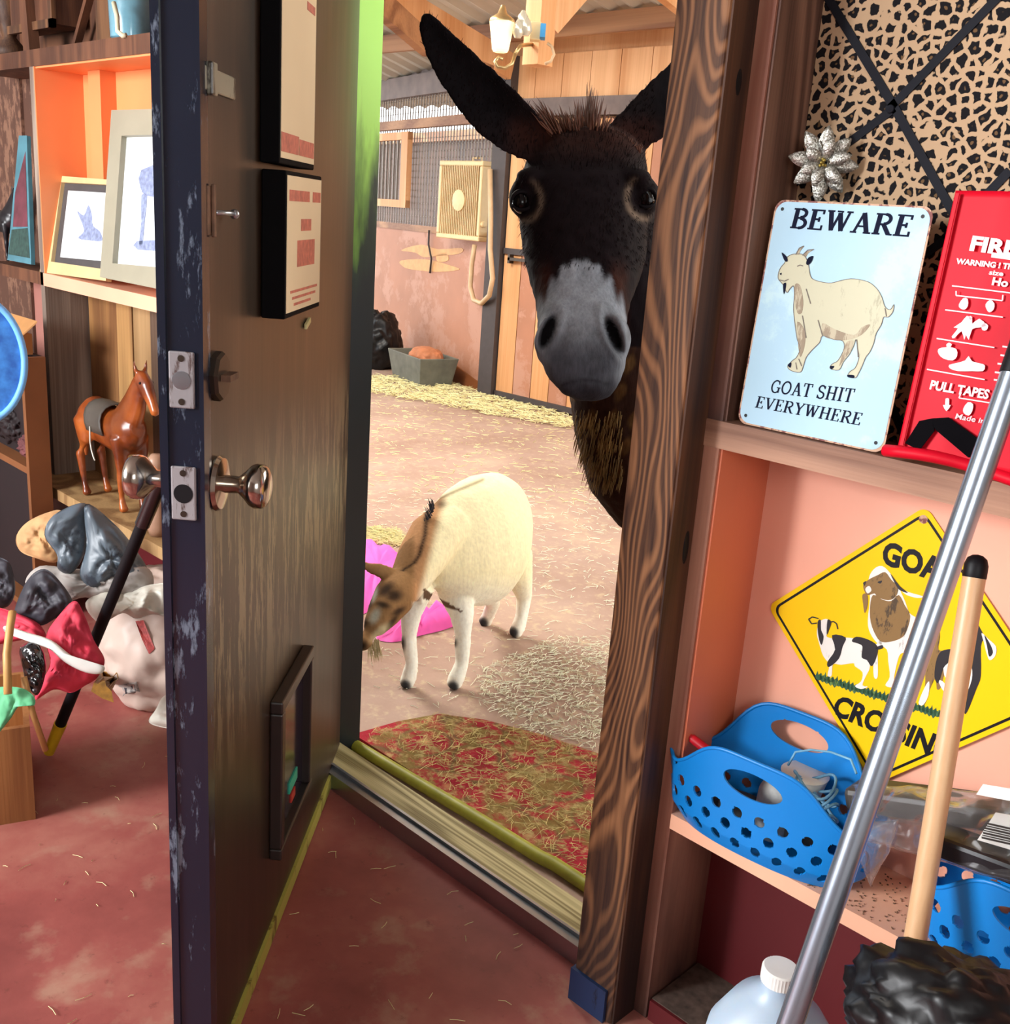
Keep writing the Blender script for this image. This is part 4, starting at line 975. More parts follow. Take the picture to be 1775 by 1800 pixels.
# things on the top shelf
M['jar_glass'] = plain('jar_glass', '6f9fb0', .12, var=.25, scale=14, spec=.8)
o = W(232, 70, 1.31)
t = thing('blue_jar', 'pale blue glass jar with a cord round it on the top shelf', 'jar', (o.x, 1.31, 1.632))
MB().lathe((o.x, 1.31, 1.632), (0, 0, 1), [(0, .04), (.01, .052), (.12, .056), (.16, .045), (.2, .03), (.26, .03), (.26, 0)], 24).build('body', M['jar_glass'], t, smooth=.8)
MB().tube([W(200, 5, 1.24), W(206, 30, 1.235), W(207, 55, 1.235), W(216, 63, 1.235), W(222, 62, 1.24)], .006, 10).build('cord', plain('cord_cream', 'd8cfae', .6), t, smooth=1)
b = W(175, 70, 1.33)
tag(MB().box(b.x-.03, b.x+.10, 1.335, 1.35, 1.632, 1.95).build('wooden_board', M['frame_dark']), 'upright brown wooden panel behind the blue jar on the top shelf', 'board')
b = W(98, 40, 1.33)
t = thing('wooden_box_frame', 'brown wooden box hung above the top shelf, lower edge showing', 'box', (b.x, 1.33, 1.68))
MB().box(b.x-.2, b.x+.12, 1.28, 1.36, 1.70, 1.95).build('box', M['old_wood'], t); MB().box(b.x-.2, b.x+.125, 1.268, 1.28, 1.69, 1.712).box(b.x+.1, b.x+.125, 1.268, 1.28, 1.69, 1.95).build('edging', M['frame_dark'], t)
b = W(50, 95, 1.26)
tag(MB().beam((b.x, 1.27, 1.632), (b.x-.03, 1.27, 1.98), .045, .03, (0, -1, 0)).build('wooden_upright', M['old_wood']), 'narrow brown wooden upright near the left end of the top shelf', 'board')
tag(MB().beam((b.x+.12, 1.34, 1.633), (b.x+.26, 1.34, 1.80), .015, .02, (0, -1, 0)).build('wooden_brace', M['old_wood']), 'thin slanting wooden brace on the top shelf behind the box', 'stick')
b = W(18, 96, 1.30)
t = thing('carved_figure', 'small dark carved figure at the far left of the top shelf', 'figurine', (b.x, 1.30, 1.632))
MB().lathe((b.x, 1.30, 1.632), (0, 0, 1), [(0, .05), (.03, .045), (.06, .02), (.10, .03), (.16, .045), (.22, .03), (.25, .02), (.25, 0)], 16).build('body', M['frame_dark'], t, smooth=1)
MB().ball((b.x, 1.295, 1.91), .03, .03, .035).build('head', M['frame_dark'], t, smooth=1)
# far left bay: canvas and black horse
f3 = tilt(1.26, 1.024, 8)
t = thing('small_painting', 'narrow blue and dark red painting standing beside the cubby', 'painting', W(35, 462, 1.26))
mb = MB(); mb.prism([f3.p(*f3.uv(*p), 0) for p in ((40, 240), (54, 240), (62, 466), (20, 458))], f3.n*.012); cv = mb.build('canvas', plain('canvas_blue', '4f8290', .6, var=.3, scale=10), t)
mb = MB(); fpoly(mb, f3, [(44, 300), (52, 268), (56, 400), (30, 400), (34, 340)], .0125); mb.build('red_figure', plain('canvas_red', '6a3540', .7, var=.3), cv)
mb = MB(); fpoly(mb, f3, [(28, 405), (56, 402), (60, 455), (22, 448)], .0125); mb.build('dark_ground', plain('canvas_dark', '2f4a44', .7, var=.4, scale=60), cv)
M['horse_black'] = plain('horse_black', '131016', .35)
b = W(8, 455, 1.29)
t = thing('black_horse_figurine', 'black horse figurine, partly cut off at the left edge of the photo', 'figurine', (b.x, 1.29, 1.024))
from itertools import product
def remesh(mb, name, mt, parent, voxel, smooth_it=4, fn=None, origin=None):
    """voxel-remesh joined volumes into one continuous skin; fn colours and shapes the vertices"""
    o = mb.build('tmp', mt, parent, origin=origin, fix=True)
    md = o.modifiers.new('r', 'REMESH'); md.mode = 'VOXEL'; md.voxel_size = voxel
    sm = o.modifiers.new('s', 'SMOOTH'); sm.factor = .5; sm.iterations = smooth_it
    dg = bpy.context.evaluated_depsgraph_get(); me = bpy.data.meshes.new_from_object(o.evaluated_get(dg)); me.name = name
    o.modifiers.clear(); old = o.data; o.data = me; bpy.data.meshes.remove(old); o.name = name
    me.polygons.foreach_set('use_smooth', [True]*len(me.polygons))
    if fn:
        n = len(me.vertices); co = np.empty(n*3); me.vertices.foreach_get('co', co); co = co.reshape(-1, 3)
        no = np.empty(n*3); me.vertices.foreach_get('normal', no); no = no.reshape(-1, 3)
        L = np.array(LOC[o]); co2, colr = fn(co+L, no)
        me.vertices.foreach_set('co', (co2-L).ravel())
        at = me.color_attributes.new('coat', 'FLOAT_COLOR', 'POINT'); at.data.foreach_set('color', np.concatenate([colr, np.ones((n, 1))], 1).ravel())
        me.update()
    return o
def chain(mb, pts, n=14):
    """tapered limb: (point, radius) or (point, (ru, rv, axis_u))"""
    P = [Vector(p) for p, r in pts]; rs = []
    k = len(P)
    for i in range(k):
        t_ = ((P[min(k-1, i+1)]-P[max(0, i-1)])).normalized(); r = pts[i][1]
        if isinstance(r, tuple): ru, rv, au = r; u = Vector(au); u = (u-t_*u.dot(t_)).normalized()
        else: ru = rv = r; u = t_.orthogonal().normalized()
        v = t_.cross(u); rs.append([P[i]+u*math.cos(2*PI*j/n)*ru+v*math.sin(2*PI*j/n)*rv for j in range(n)])
    t0 = (P[1]-P[0]).normalized(); t1 = (P[-1]-P[-2]).normalized()
    def cap(c, r, t_, sgn):
        rr = min(r[0], r[1]) if isinstance(r, tuple) else r
        return c+t_*sgn*rr*.5
    first = [q.lerp(P[0], .45)-t0*((pts[0][1][1] if isinstance(pts[0][1], tuple) else pts[0][1])*.5) for q in rs[0]]
    last = [q.lerp(P[-1], .45)+t1*((pts[-1][1][1] if isinstance(pts[-1][1], tuple) else pts[-1][1])*.5) for q in rs[-1]]
    return mb.rings([first]+rs+[last])
def horse(base, sc, face, mt, name, t, voxel):
    """standing horse in local units (length along +x), scaled and turned"""
    ca, sa = math.cos(face), math.sin(face)
    def T(x, y, z): return Vector((base.x+(x*ca-y*sa)*sc, base.y+(x*sa+y*ca)*sc, base.z+z*sc))
    Yx = (-sa, ca, 0); mb = MB()
    chain(mb, [(T(-.36, 0, .64), (.10*sc, .10*sc, Yx)), (T(-.28, 0, .62), (.135*sc, .17*sc, Yx)), (T(-.1, 0, .60), (.125*sc, .165*sc, Yx)), (T(.1, 0, .58), (.125*sc, .165*sc, Yx)), (T(.26, 0, .61), (.13*sc, .185*sc, Yx)), (T(.35, 0, .64), (.10*sc, .13*sc, Yx))], 18)
    chain(mb, [(T(.26, 0, .68), (.09*sc, .15*sc, Yx)), (T(.38, 0, .84), (.065*sc, .115*sc, Yx)), (T(.46, 0, .98), (.05*sc, .085*sc, Yx)), (T(.50, 0, 1.03), (.045*sc, .065*sc, Yx))])
    chain(mb, [(T(.47, 0, 1.04), (.052*sc, .065*sc, Yx)), (T(.55, 0, .98), (.05*sc, .068*sc, Yx)), (T(.62, 0, .88), (.034*sc, .045*sc, Yx)), (T(.665, 0, .81), (.03*sc, .036*sc, Yx))])
    for s_ in (-1, 1):
        chain(mb, [(T(.27, .075*s_, .56), .075*sc), (T(.29, .08*s_, .44), .052*sc), (T(.29, .08*s_, .31), .033*sc), (T(.29, .08*s_, .27), .036*sc), (T(.28, .08*s_, .12), .021*sc), (T(.29, .08*s_, .07), .026*sc), (T(.31, .08*s_, .02), .035*sc)])
        chain(mb, [(T(-.28, .08*s_, .60), (.07*sc, .12*sc, Yx)), (T(-.27, .085*s_, .46), (.05*sc, .08*sc, Yx)), (T(-.36, .085*s_, .32), .036*sc), (T(-.345, .085*s_, .26), .030*sc), (T(-.31, .085*s_, .11), .022*sc), (T(-.29, .085*s_, .06), .026*sc), (T(-.27, .085*s_, .02), .036*sc)])
        chain(mb, [(T(.47, .035*s_, 1.08), .018*sc), (T(.465, .045*s_, 1.13), .012*sc), (T(.47, .045*s_, 1.17), .004*sc)], 8)
    chain(mb, [(T(-.37, 0, .70), .03*sc), (T(-.44, 0, .60), .035*sc), (T(-.45, 0, .42), .04*sc), (T(-.44, 0, .28), .015*sc)], 8)
    return remesh(mb, name, mt, t, voxel, 2), T
horse(Vector((b.x-.02, 1.29, 1.024)), .21, math.radians(10), M['horse_black'], 'body', t, .004)
# brown horse on the lower shelf
t_ = NT('horse_brown'); v_ = t_.noise(t_.coord(), 9, 4)
t_.col(t_.ramp(v_, [(.35, H('5a2410')), (.5, H('93471c')), (.68, H('b8652c'))])); M['horse_brown'] = t_.set(.28, 0, .6)
HB = Vector((W(196, 700, 1.265).x, 1.262, .4055))
t = thing('brown_horse_figurine', 'glossy brown leather horse figurine with a grey saddle, on the lower shelf', 'figurine', HB)
hb, T = horse(HB, .375, math.radians(2), M['horse_brown'], 'body', t, .005)
# saddle and strap
mb = MB(); rs = []
for i in range(9):
    x = -.14+.26*i/8; rr = []
    for j in range(13):
        a = math.radians(-15+210*j/12); r = .185 if 2 < i < 7 else .18
        rr.append(T(x+.04*math.sin(a*2), .142*math.cos(a), .605+.178*math.sin(a)))
    rs.append(rr)
vs = [p for r in rs for p in r]; fs = [(i*13+j, i*13+j+1, (i+1)*13+j+1, (i+1)*13+j) for i in range(8) for j in range(12)]
sd_ = MB().add(vs, fs).build('saddle', plain('saddle_grey', '565048', .5, var=.2), t, smooth=1)
so = sd_.modifiers.new('s', 'SOLIDIFY'); so.thickness = .003; so.offset = 0
MB().tube([T(-.04, -.150, .60), T(-.045, -.150, .48), T(-.04, -.145, .42), T(.0, -.15, .37), T(.02, -.15, .35)], .0022, 6).build('stirrup_strap', M['cup_white'], t, smooth=1)
mb = MB()
for i in range(7): mb.ball(T(.40+.014*i, 0, .93+.022*i), .006, .006, .008, 5)
mb.build('mane', M['horse_black'], t, smooth=1)
for s_ in (-1, 1): MB().ball(T(.545, .045*s_, 1.01), .004, .004, .004, 6).build('eye', M['black'], t, smooth=1)
o = W(274, 812, 1.22)
tag(MB().lathe((o.x, 1.22, .4055), (0, 0, 1), [(0, .02), (.02, .026), (.07, .022), (o.z-.45, .012), (o.z-.42, .022), (o.z-.40, .022), (o.z-.385, .012), (o.z-.385, 0)], 20).build('tan_vase', plain('shell', 'b08a72', .4), smooth=1), 'slim tan vase on the lower shelf behind the door edge', 'vase')
# ================================================================ far left: cabinet, blue seat, box
M['cab_wood'] = plain('cab_wood', '7d4c28', .6, var=.15, scale=5); M['cab_dark'] = plain('cab_dark', '1b0d10', .7)
cx = W(89, 800, 1.165).x; cy0 = PL(50, 800, (1, 0, 0), (cx, 0, 0)).y
t = thing('wooden_cabinet', 'low open brown wooden cabinet below the cubbies at the left edge', 'cabinet', (cx-.3, 1.1, 0))
MB().box(cx-.02, cx, cy0, 1.165, 0, .80).build('side_panel', M['cab_wood'], t)
MB().box(cx-.70, cx-.68, cy0, 1.165, 0, .80).build('side_panel', M['cab_wood'], t)
MB().box(cx-.68, cx-.02, 1.15, 1.165, 0, .80).build('back_panel', M['cab_dark'], t)
for z in (.02, .47, .78): MB().box(cx-.68, cx-.02, cy0, 1.15, z-.01, z+.01).build('shelf', M['cab_wood'], t)
a_ = W(60, 668, .95)
t = thing('cardboard_box', 'tan cardboard box with an open flap on top of the cabinet', 'box', (cx-.15, 1.08, .80))
M['cardboard'] = plain('cardboard', 'b98550', .8, var=.1)
MB().box(cx-.34, cx-.05, cy0+.01, 1.15, .801, .86).build('carton', M['cardboard'], t)
MB().prism([Vector((cx-.25, cy0, .86)), Vector((cx-.02, cy0-.035, .82)), Vector((cx+.02, 1.14, .90)), Vector((cx-.25, 1.14, .90))], (0, 0, .005)).build('flap', M['cardboard'], t)
# dark things inside the cabinet
tag(blob('dark_bundle', M['cab_dark'], (cx-.27, cy0+.07, .56), (.10, .05, .07), .2, 3, 5, squash=.481), 'dark bundle stuffed in the upper space of the cabinet', 'bundle')
tag(blob('pink_brown_bundle', plain('bundle_mauve', '6b3a3c', .8, var=.3), (cx-.10, cy0+.05, .52), (.06, .035, .035), .2, 4, 6, squash=.481), 'dull pink rag bundle at the front of the cabinet', 'bundle')
# blue folding round mesh
bc = D(-40, 632, 2.55); bn = (CAM-bc).normalized()
RF = Frame(bc, Vector((0, 0, 1)).cross(bn).normalized(), (0, 0, 1)); RF.v = bn.cross(RF.u).normalized(); RF.n = bn
t_ = NT('blue_mesh'); v_ = t_.coord((1, 1, 1)); n1 = t_.noise(v_, 30, 4); t_.col(t_.ramp(n1, [(.35, H('1f5cae')), (.7, H('3d8de0'))])); M['blue_mesh'] = t_.set(.6)
t = thing('blue_hoop', 'round blue fabric hoop with a light blue rim, cut by the left edge', 'hoop', bc-RF.v*.155)
mb = MB(); mb.prism([RF.p(.100*math.cos(2*PI*i/40), .150*math.sin(2*PI*i/40)) for i in range(40)], -RF.n*.006); mb.build('fabric', M['blue_mesh'], t)
MB().tube([RF.p(.106*math.cos(2*PI*i/48), .154*math.sin(2*PI*i/48)) for i in range(48)], .0085, 10, True).build('rim', plain('rim_blue', '6fb4f4', .5), t, smooth=1)
# crate at the bottom left
k0 = F(63, 1440); kz = D(62, 1195, (k0-CAM).dot(FWD)).z
t = thing('plywood_crate', 'brown plywood crate on the floor at the left edge', 'crate', (k0.x-.15, k0.y, 0))
_h = Vector((k0.x, k0.y, 0)).normalized(); CF = Frame(k0, Vector((_h.y, -_h.x, 0)), (0, 0, 1))
M['crate_ply'] = wood('crate_ply', '7a4a26', 'a97443', rings=3, scale=6, seed=8)
for (u0_, u1_, n0_, n1_) in ((-.5, 0, 0, .012), (-.5, -.488, -.25, 0), (-.012, 0, -.25, 0), (-.5, 0, -.262, -.25)):
    MB().fbox(CF, u0_, u1_, 0, .215, n0_-.012, n1_-.012).build('side', M['crate_ply'], t)
MB().fbox(CF, -.488, -.012, 0, .012, -.26, -.012).build('base', M['crate_ply'], t)
# ---------------------------------------------------------------- heap of clothes and sacks on the floor
M['sack_white'] = painted('sack_white', 'c9b3a6', '9d7f70', .5, 7, .66, (1, 1, 1))
M['grey_rubber'] = painted('grey_rubber', '5a6670', '39424c', .45, 9, .5, (1, 1, 1), spec=.6)
M['grey_pale'] = painted('grey_pale', 'a9a29c', '6f6c6b', .7, 8, .55, (1, 1, 1))
M['pink_cloth'] = plain('pink_cloth', 'd0344c', .7, var=.18, scale=9); M['tan_cloth'] = plain('tan_cloth', 'c79a6a', .8, var=.2)
M['charcoal'] = plain('charcoal', '35343c', .6, var=.3, scale=10); M['green_cloth'] = plain('green_cloth', '66c08a', .7, var=.15, scale=9)
M['shiny_black'] = plain('shiny_black', '0e0d12', .2, spec=.9)
s0 = F(228, 1245)
sx = blob('feed_sack', M['sack_white'], (s0.x-.03, s0.y+.12, .15), (.19, .17, .20), .09, 1.9, 11, squash=.002)
tag(sx, 'dirty white feed sack with red lettering slumped on the floor', 'sack')
LOC[sx] = Vector(sx.location)
fs_ = D(225, 1205, (s0-CAM).dot(FWD)-.05)
def sackart(name, px, mt, d_):
    """printing that lies on the sack: each corner dropped onto the sack's skin"""
    dg = bpy.context.evaluated_depsgraph_get(); dg.update(); mb = MB(); L = Vector(sx.location); hit = []
    N = len(px); cxm = sum(p[0] for p in px)/N; cym = sum(p[1] for p in px)/N
    ringz = []
    for f in (1, .66, .33):
        rg = []
        for x, y in px:
            q = ray(cxm+(x-cxm)*f, cym+(y-cym)*f).normalized(); ok, p, n_, _ = sx.ray_cast(CAM-L, q)
            rg.append((p+L-q*.002) if ok else (CAM+q*2.2))
        ringz.append(rg)
    q = ray(cxm, cym).normalized(); ok, p, _, _ = sx.ray_cast(CAM-L, q); c = p+L-q*.002 if ok else CAM+q*2.2
    vs = ringz[0]+ringz[1]+ringz[2]+[c]; fs = []
    for k in range(2):
        for i in range(N): fs.append((k*N+i, k*N+(i+1) % N, (k+1)*N+(i+1) % N, (k+1)*N+i))
    for i in range(N): fs.append((2*N+i, 2*N+(i+1) % N, 3*N))
    o = MB().add(vs, fs).build(name, mt, sx, fix=False); return o
bpy.context.view_layer.update()
sackart('red_print', [(238, 1092), (252, 1090), (272, 1140), (262, 1150), (250, 1125)], plain('sack_red', 'a8403c', .6, var=.3, scale=120), 0)
sackart('brown_stain', [(165, 1200), (180, 1180), (205, 1182), (208, 1192), (196, 1215), (200, 1235), (180, 1228), (160, 1215)], plain('sack_brown', '96691f', .6, var=.4, scale=60), 0)
bcd = sackart('barcode_patch', [(208, 1205), (240, 1198), (246, 1216), (214, 1226)], M['grey_pale'], 0)
for o_, w_ in (((218, 1208), 5), ((227, 1206), 6), ((235, 1204), 3)):
    sackart('barcode_bar', [(o_[0], o_[1]), (o_[0]+w_, o_[1]-1), (o_[0]+w_+2, o_[1]+11), (o_[0]+2, o_[1]+12)], M['charcoal'], 0)
def puff(name, label, cat, px, d0, amp, mt, seed, gx=0, gy=0, fr=30, crease=1.0, mark=None):
    """soft closed thing with the outline given, standing at depth d0 and leaning by gx, gy"""
    o_ = smooth_px(px, 5); n = len(o_); cx_ = sum(p[0] for p in o_)/n; cy_ = sum(p[1] for p in o_)/n; K = 14; vs = []; fs = []
    def at(x, y, side, f):
        d = d0+gx*(x-cx_)/100+gy*(y-cy_)/100; p = D(x, y, d); q = ray(x, y).normalized()
        e = max(0, 1-f*f)**.5; v = Vector(p)+Vector((seed*3.7, 0, 0))
        cz = 1-abs(mnoise.noise(v*fr*.35))*3.2; fold = mnoise.turbulence(v*fr, 3, True)-.5
        return p-q*side*(amp*e*(.75+.25*side)+amp*crease*(.55*cz*.5+.7*fold)*(.25+.75*e)*(1 if side > 0 else .2))
    for side in (1, -1):
        for k in range(K+1):
            f = k/K
            for x, y in o_: vs.append(at(cx_+(x-cx_)*f, cy_+(y-cy_)*f, side, f))
    N = (K+1)*n
    for sd_, b in ((1, 0), (-1, N)):
        for k in range(K):
            for i in range(n): fs.append((b+k*n+i, b+k*n+(i+1) % n, b+(k+1)*n+(i+1) % n, b+(k+1)*n+i))
    for i in range(n): fs.append((K*n+i, K*n+(i+1) % n, N+K*n+(i+1) % n, N+K*n+i))
    o = MB().add(vs, fs).build(name, mt, smooth=1)
    return tag(o, label, cat)
puff('paper_sack', 'crumpled pale paper sack lying over the dirty feed sack', 'sack', [(175, 1095), (150, 1060), (190, 1035), (225, 1040), (262, 1028), (305, 1030), (310, 1085), (270, 1080), (240, 1088), (215, 1078)], 2.40, .05, M['cup_white'], 21)
puff('tan_hat', 'tan and cream crumpled hat behind the grey rubber boots', 'hat', [(28, 945), (45, 920), (80, 902), (110, 900), (115, 950), (100, 988), (60, 980), (35, 968)], 2.52, .035, M['tan_cloth'], 22)
puff('grey_rag', 'mottled grey rag spread beneath the rubber boots', 'rag', [(45, 1030), (70, 995), (140, 1000), (200, 985), (262, 1000), (265, 1040), (215, 1062), (150, 1050), (100, 1062)], 2.42, .05, M['grey_pale'], 25)
puff('grey_boot', 'large flattened blue-grey rubber boot leg on top of the heap', 'boot', [(78, 940), (95, 905), (148, 884), (155, 920), (148, 975), (125, 1008), (102, 1000), (100, 975)], 2.38, .035, M['grey_rubber'], 23, gx=.06, crease=.8)
puff('grey_boot', 'dark slate rubber boot leg leaning right of the paler one', 'boot', [(150, 886), (200, 920), (238, 965), (262, 1010), (240, 1040), (200, 1020), (165, 1035), (140, 1010), (152, 960)], 2.40, .04, M['grey_rubber'], 24, gx=.05, crease=.8)
puff('charcoal_cap', 'charcoal crumpled cap on the pink cloth', 'cap', [(25, 1075), (48, 1020), (78, 1000), (108, 1025), (128, 1062), (100, 1085), (70, 1100), (40, 1085)], 2.24, .045, M['charcoal'], 26)
puff('red_cloth', 'dark pink cloth fold at the left of the heap', 'cloth', [(-20, 1070), (30, 1078), (70, 1098), (80, 1125), (40, 1125), (-20, 1130)], 2.22, .03, M['pink_cloth'], 31)
puff('pink_jacket', 'red-pink crumpled jacket with a white band hanging off the heap', 'jacket', [(62, 1230), (72, 1200), (88, 1165), (80, 1120), (105, 1080), (132, 1056), (150, 1085), (165, 1125), (184, 1160), (172, 1190), (150, 1205), (125, 1218), (95, 1212)], 2.15, .045, M['pink_cloth'], 27, crease=1.3)
puff('white_strap', 'white and lilac strap running across the pink jacket', 'strap', [(10, 1100), (50, 1112), (90, 1125), (120, 1148), (150, 1168), (182, 1170), (178, 1184), (150, 1182), (115, 1165), (85, 1140), (45, 1126), (10, 1112)], 2.085, .012, M['white'], 28, crease=.4)
puff('black_bag', 'small shiny black crumpled bag between the crate and the pink jacket', 'bag', [(35, 1140), (60, 1128), (78, 1150), (80, 1185), (66, 1222), (48, 1205), (40, 1175)], 2.08, .035, M['shiny_black'], 29, fr=45, crease=1.5)
puff('green_cloth', 'mint green cloth draped over the crate edge', 'cloth', [(-20, 1218), (30, 1208), (58, 1222), (60, 1240), (35, 1240), (15, 1268), (-20, 1300)], 1.985, .016, M['green_cloth'], 30)
puff('dark_shoe', 'dark rounded shoe at the left edge above the pink cloth', 'shoe', [(-20, 985), (12, 985), (24, 1010), (26, 1045), (10, 1068), (-20, 1060)], 2.26, .035, M['charcoal'], 32)
puff('white_paper_bag', 'crumpled cream paper bag on the floor beside the door edge', 'bag', [(262, 1270), (275, 1245), (290, 1222), (330, 1215), (335, 1290), (300, 1282)], 2.30, .03, M['cup_white'], 33)
tag(MB().tube([D(14, 1220, 1.96), D(12, 1150, 1.98), D(18, 1100, 2.0), D(22, 1076, 2.02)], .0075, 10).build('curved_stick', plain('stick_tan', 'c79a5c', .5), smooth=1), 'tan curved wooden stick standing in the crate', 'stick')
tag(MB().tube([D(42, 1190, 1.99), D(58, 1255, 2.0), D(80, 1318, 2.05)], .006, 10).build('tan_rod', plain('stick_tan2', 'b98a52', .5), smooth=1), 'thin tan rod slanting between the crate and the yellow-tipped pole', 'stick')
# black pole with yellow foot
a_ = F(86, 1322, .012); top_ = D(282, 845, 2.02)
d_ = (top_-a_).normalized(); Lq = (top_-a_).length
t = thing('black_pole', 'black tool pole with a yellow foot leaning against the door', 'tool', a_)
MB().tube([a_+d_*.10, a_+d_*(Lq*.98)], .0125, 16).build('shaft', M['black'], t, smooth=.8)
MB().tube([a_, a_+d_*.10], [.012, .0145], 16).build('foot', plain('foot_yellow', 'd8b020', .5), t, smooth=.8)
MB().tube([a_+d_*(Lq*.86), a_+d_*(Lq*1.0)], [.015, .0165], 16).build('grip', M['shiny_black'], t, smooth=.8)
# ================================================================ barn furnishings
M['fan_cream'] = plain('fan_cream', 'dcc08e', .5, var=.04); M['fan_in'] = plain('fan_in', '9a7c50', .6)
FO = ST.p(*U(762, 286)); fa = math.radians(9); fu = ST.u*math.cos(fa)-ST.n*math.sin(fa)
STO = ST; ST = Frame(FO-ST.n*.0, fu, (0, 0, 1))
ul_, vt_ = .42, 0.0; ur_, vb_ = U(832, 405); ue_, _ = U(858, 405)
ur_ = ul_+.53; vb_ = vt_-.55
t = thing('box_fan', 'cream square box fan hung on the wire mesh of the stall', 'fan', ST.p((ul_+ur_)/2, vb_, .05))
n0, n1 = .11, .24
mb = MB().fbox(ST, ul_, ur_, vt_-.035, vt_, n0, n1).fbox(ST, ul_, ur_, vb_, vb_+.035, n0, n1).fbox(ST, ul_, ul_+.035, vb_+.035, vt_-.035, n0, n1).fbox(ST, ur_-.035, ur_, vb_+.035, vt_-.035, n0, n1)
mb.build('housing', M['fan_cream'], t, bevel=.008)
MB().fbox(ST, ul_+.03, ur_-.03, vb_+.03, vt_-.03, n0+.02, n0+.03).build('fan_back', M['fan_in'], t)
mb = MB(); k = ul_+.05
while k < ur_-.04: mb.fbox(ST, k, k+.006, vb_+.03, vt_-.03, n1-.012, n1-.004); k += .022
mb.build('grille', M['fan_cream'], t)
MB().lathe(ST.p((ul_+ur_)/2, (vb_+vt_)/2, n1-.006), ST.n, [(0, .075), (.010, .075), (.014, .06), (.014, 0)]).build('centre_cap', M['fan_cream'], t, smooth=.6)
mb = MB()
for i in range(5):
    a = 2*PI*i/5; c = ST.p((ul_+ur_)/2, (vb_+vt_)/2, .07); du = ST.u*math.cos(a)+ST.v*math.sin(a); dv = ST.n.cross(du)
    mb.prism([c+du*.03-dv*.02, c+du*.19-dv*.07, c+du*.20+dv*.05, c+du*.03+dv*.03], ST.n*.01)
mb.build('fan_blade', M['fan_cream'], t)
MB().lathe(ST.p(ur_, vb_+.12, n1-.03), ST.u, [(0, .022), (.02, .022), (.025, .015), (.025, 0)]).build('dial', M['fan_cream'], t, smooth=.6)
MB().tube([ST.p(ul_+.2, vt_, .08), ST.p(ul_+.2, vt_+.03, .08), ST.p(ul_+.3, vt_+.03, .08), ST.p(ul_+.3, vt_, .08)], .008, 8).build('carry_handle', M['fan_cream'], t)
ST = STO
mb = MB().tube([ST.p(*U(760, 405), .03), ST.p(*U(758, 430), .025), ST.p(*U(762, 455), .02), ST.p(*U(758, 480), .012)], .008, 6)
tag(mb.build('fan_cord', M['barn_dark'], smooth=1), 'dark power cord hanging down below the box fan', 'cord')
mb = MB()
for p_ in ([(705, 440), (740, 430), (770, 438), (812, 436), (808, 446), (770, 450), (745, 452), (730, 444)], [(705, 458), (750, 456), (790, 466), (808, 474), (770, 478), (725, 474), (708, 468)], [(768, 448), (785, 446), (788, 458), (770, 460)]):
    mb.prism([ST.p(*U(x, y), .0008) for x, y in smooth_px(p_, 3)], ST.n*.002)
tag(mb.build('bare_patch', plain('bare_patch', 'd09a5e', .6)), 'tan rubbed patches on the stall boarding below the fan', 'mark', kind='stuff')
# barred sliding window of the stall
t = thing('barred_window', 'wood framed barred stall window left of the box fan', 'window', ST.p(*U(680, 368), .03))
ua, va = U(728, 232); _, vb = U(722, 366); u_l = ua-1.2
MB().fbox(ST, u_l, ua, va-.06, va, .01, .05).fbox(ST, u_l, ua, vb-.0, vb+.06, .01, .05).fbox(ST, ua-.12, ua, vb, va, .01, .055).build('frame', M['barn_pine'], t)
mb = MB(); k = u_l+.04
while k < ua-.14: mb.fbox(ST, k, k+.014, vb+.06, va-.06, .015, .03); k += .075
mb.build('bars', M['mesh_wire'], t)
# hose hung in a loop
M['hose_tan'] = plain('hose_tan', 'c9a880', .5, var=.1)
hp = [(888, 300), (889, 380), (888, 440), (892, 490), (886, 520), (872, 534), (858, 528), (852, 505), (855, 465), (860, 432)]
tag(MB().tube([PL(x, y, (0, 1, 0), (0, YD-.12, 0)) if 0 else ST.p(*U(x, y), .12) for x, y in hp], .018, 10).build('hanging_hose', M['hose_tan'], smooth=1), 'tan hose hanging in a loop by the dark barn post', 'hose')
# lamp on the barn post
lp_ = D(893, 70, 4.2)
t = thing('wall_lantern', 'brass lantern with a cream glass shade on the barn post', 'lamp', D(905, 120, 4.25))
glass = plain('lamp_glass', 'f2dfae', .3); glass.node_tree.nodes['Principled BSDF'].inputs['Emission Color'].default_value = (1, .8, .45, 1); glass.node_tree.nodes['Principled BSDF'].inputs['Emission Strength'].default_value = .7
c = D(879, 92, 4.2)
MB().lathe(c, (0, 0, 1), [(0, .028), (.01, .034), (.11, .05), (.115, .05), (.115, 0)], 6).build('shade', glass, t)
M['brass'] = plain('brass', 'b89a6a', .3, .7)
MB().lathe(c+Vector((0, 0, .115)), (0, 0, 1), [(0, .052), (.01, .05), (.03, .02), (.06, .008), (.06, 0)], 12).build('shade_cap', M['brass'], t, smooth=.8)
sc_ = [D(x, y, 4.2) for x, y in ((905, 96), (900, 112), (888, 120), (875, 118), (870, 108), (876, 101), (884, 104))]
MB().tube(sc_, .008, 8).tube([D(905, 96, 4.2), D(915, 80, 4.22), D(935, 78, 4.28)], .008, 8).build('scroll_arm', M['brass'], t, smooth=1)
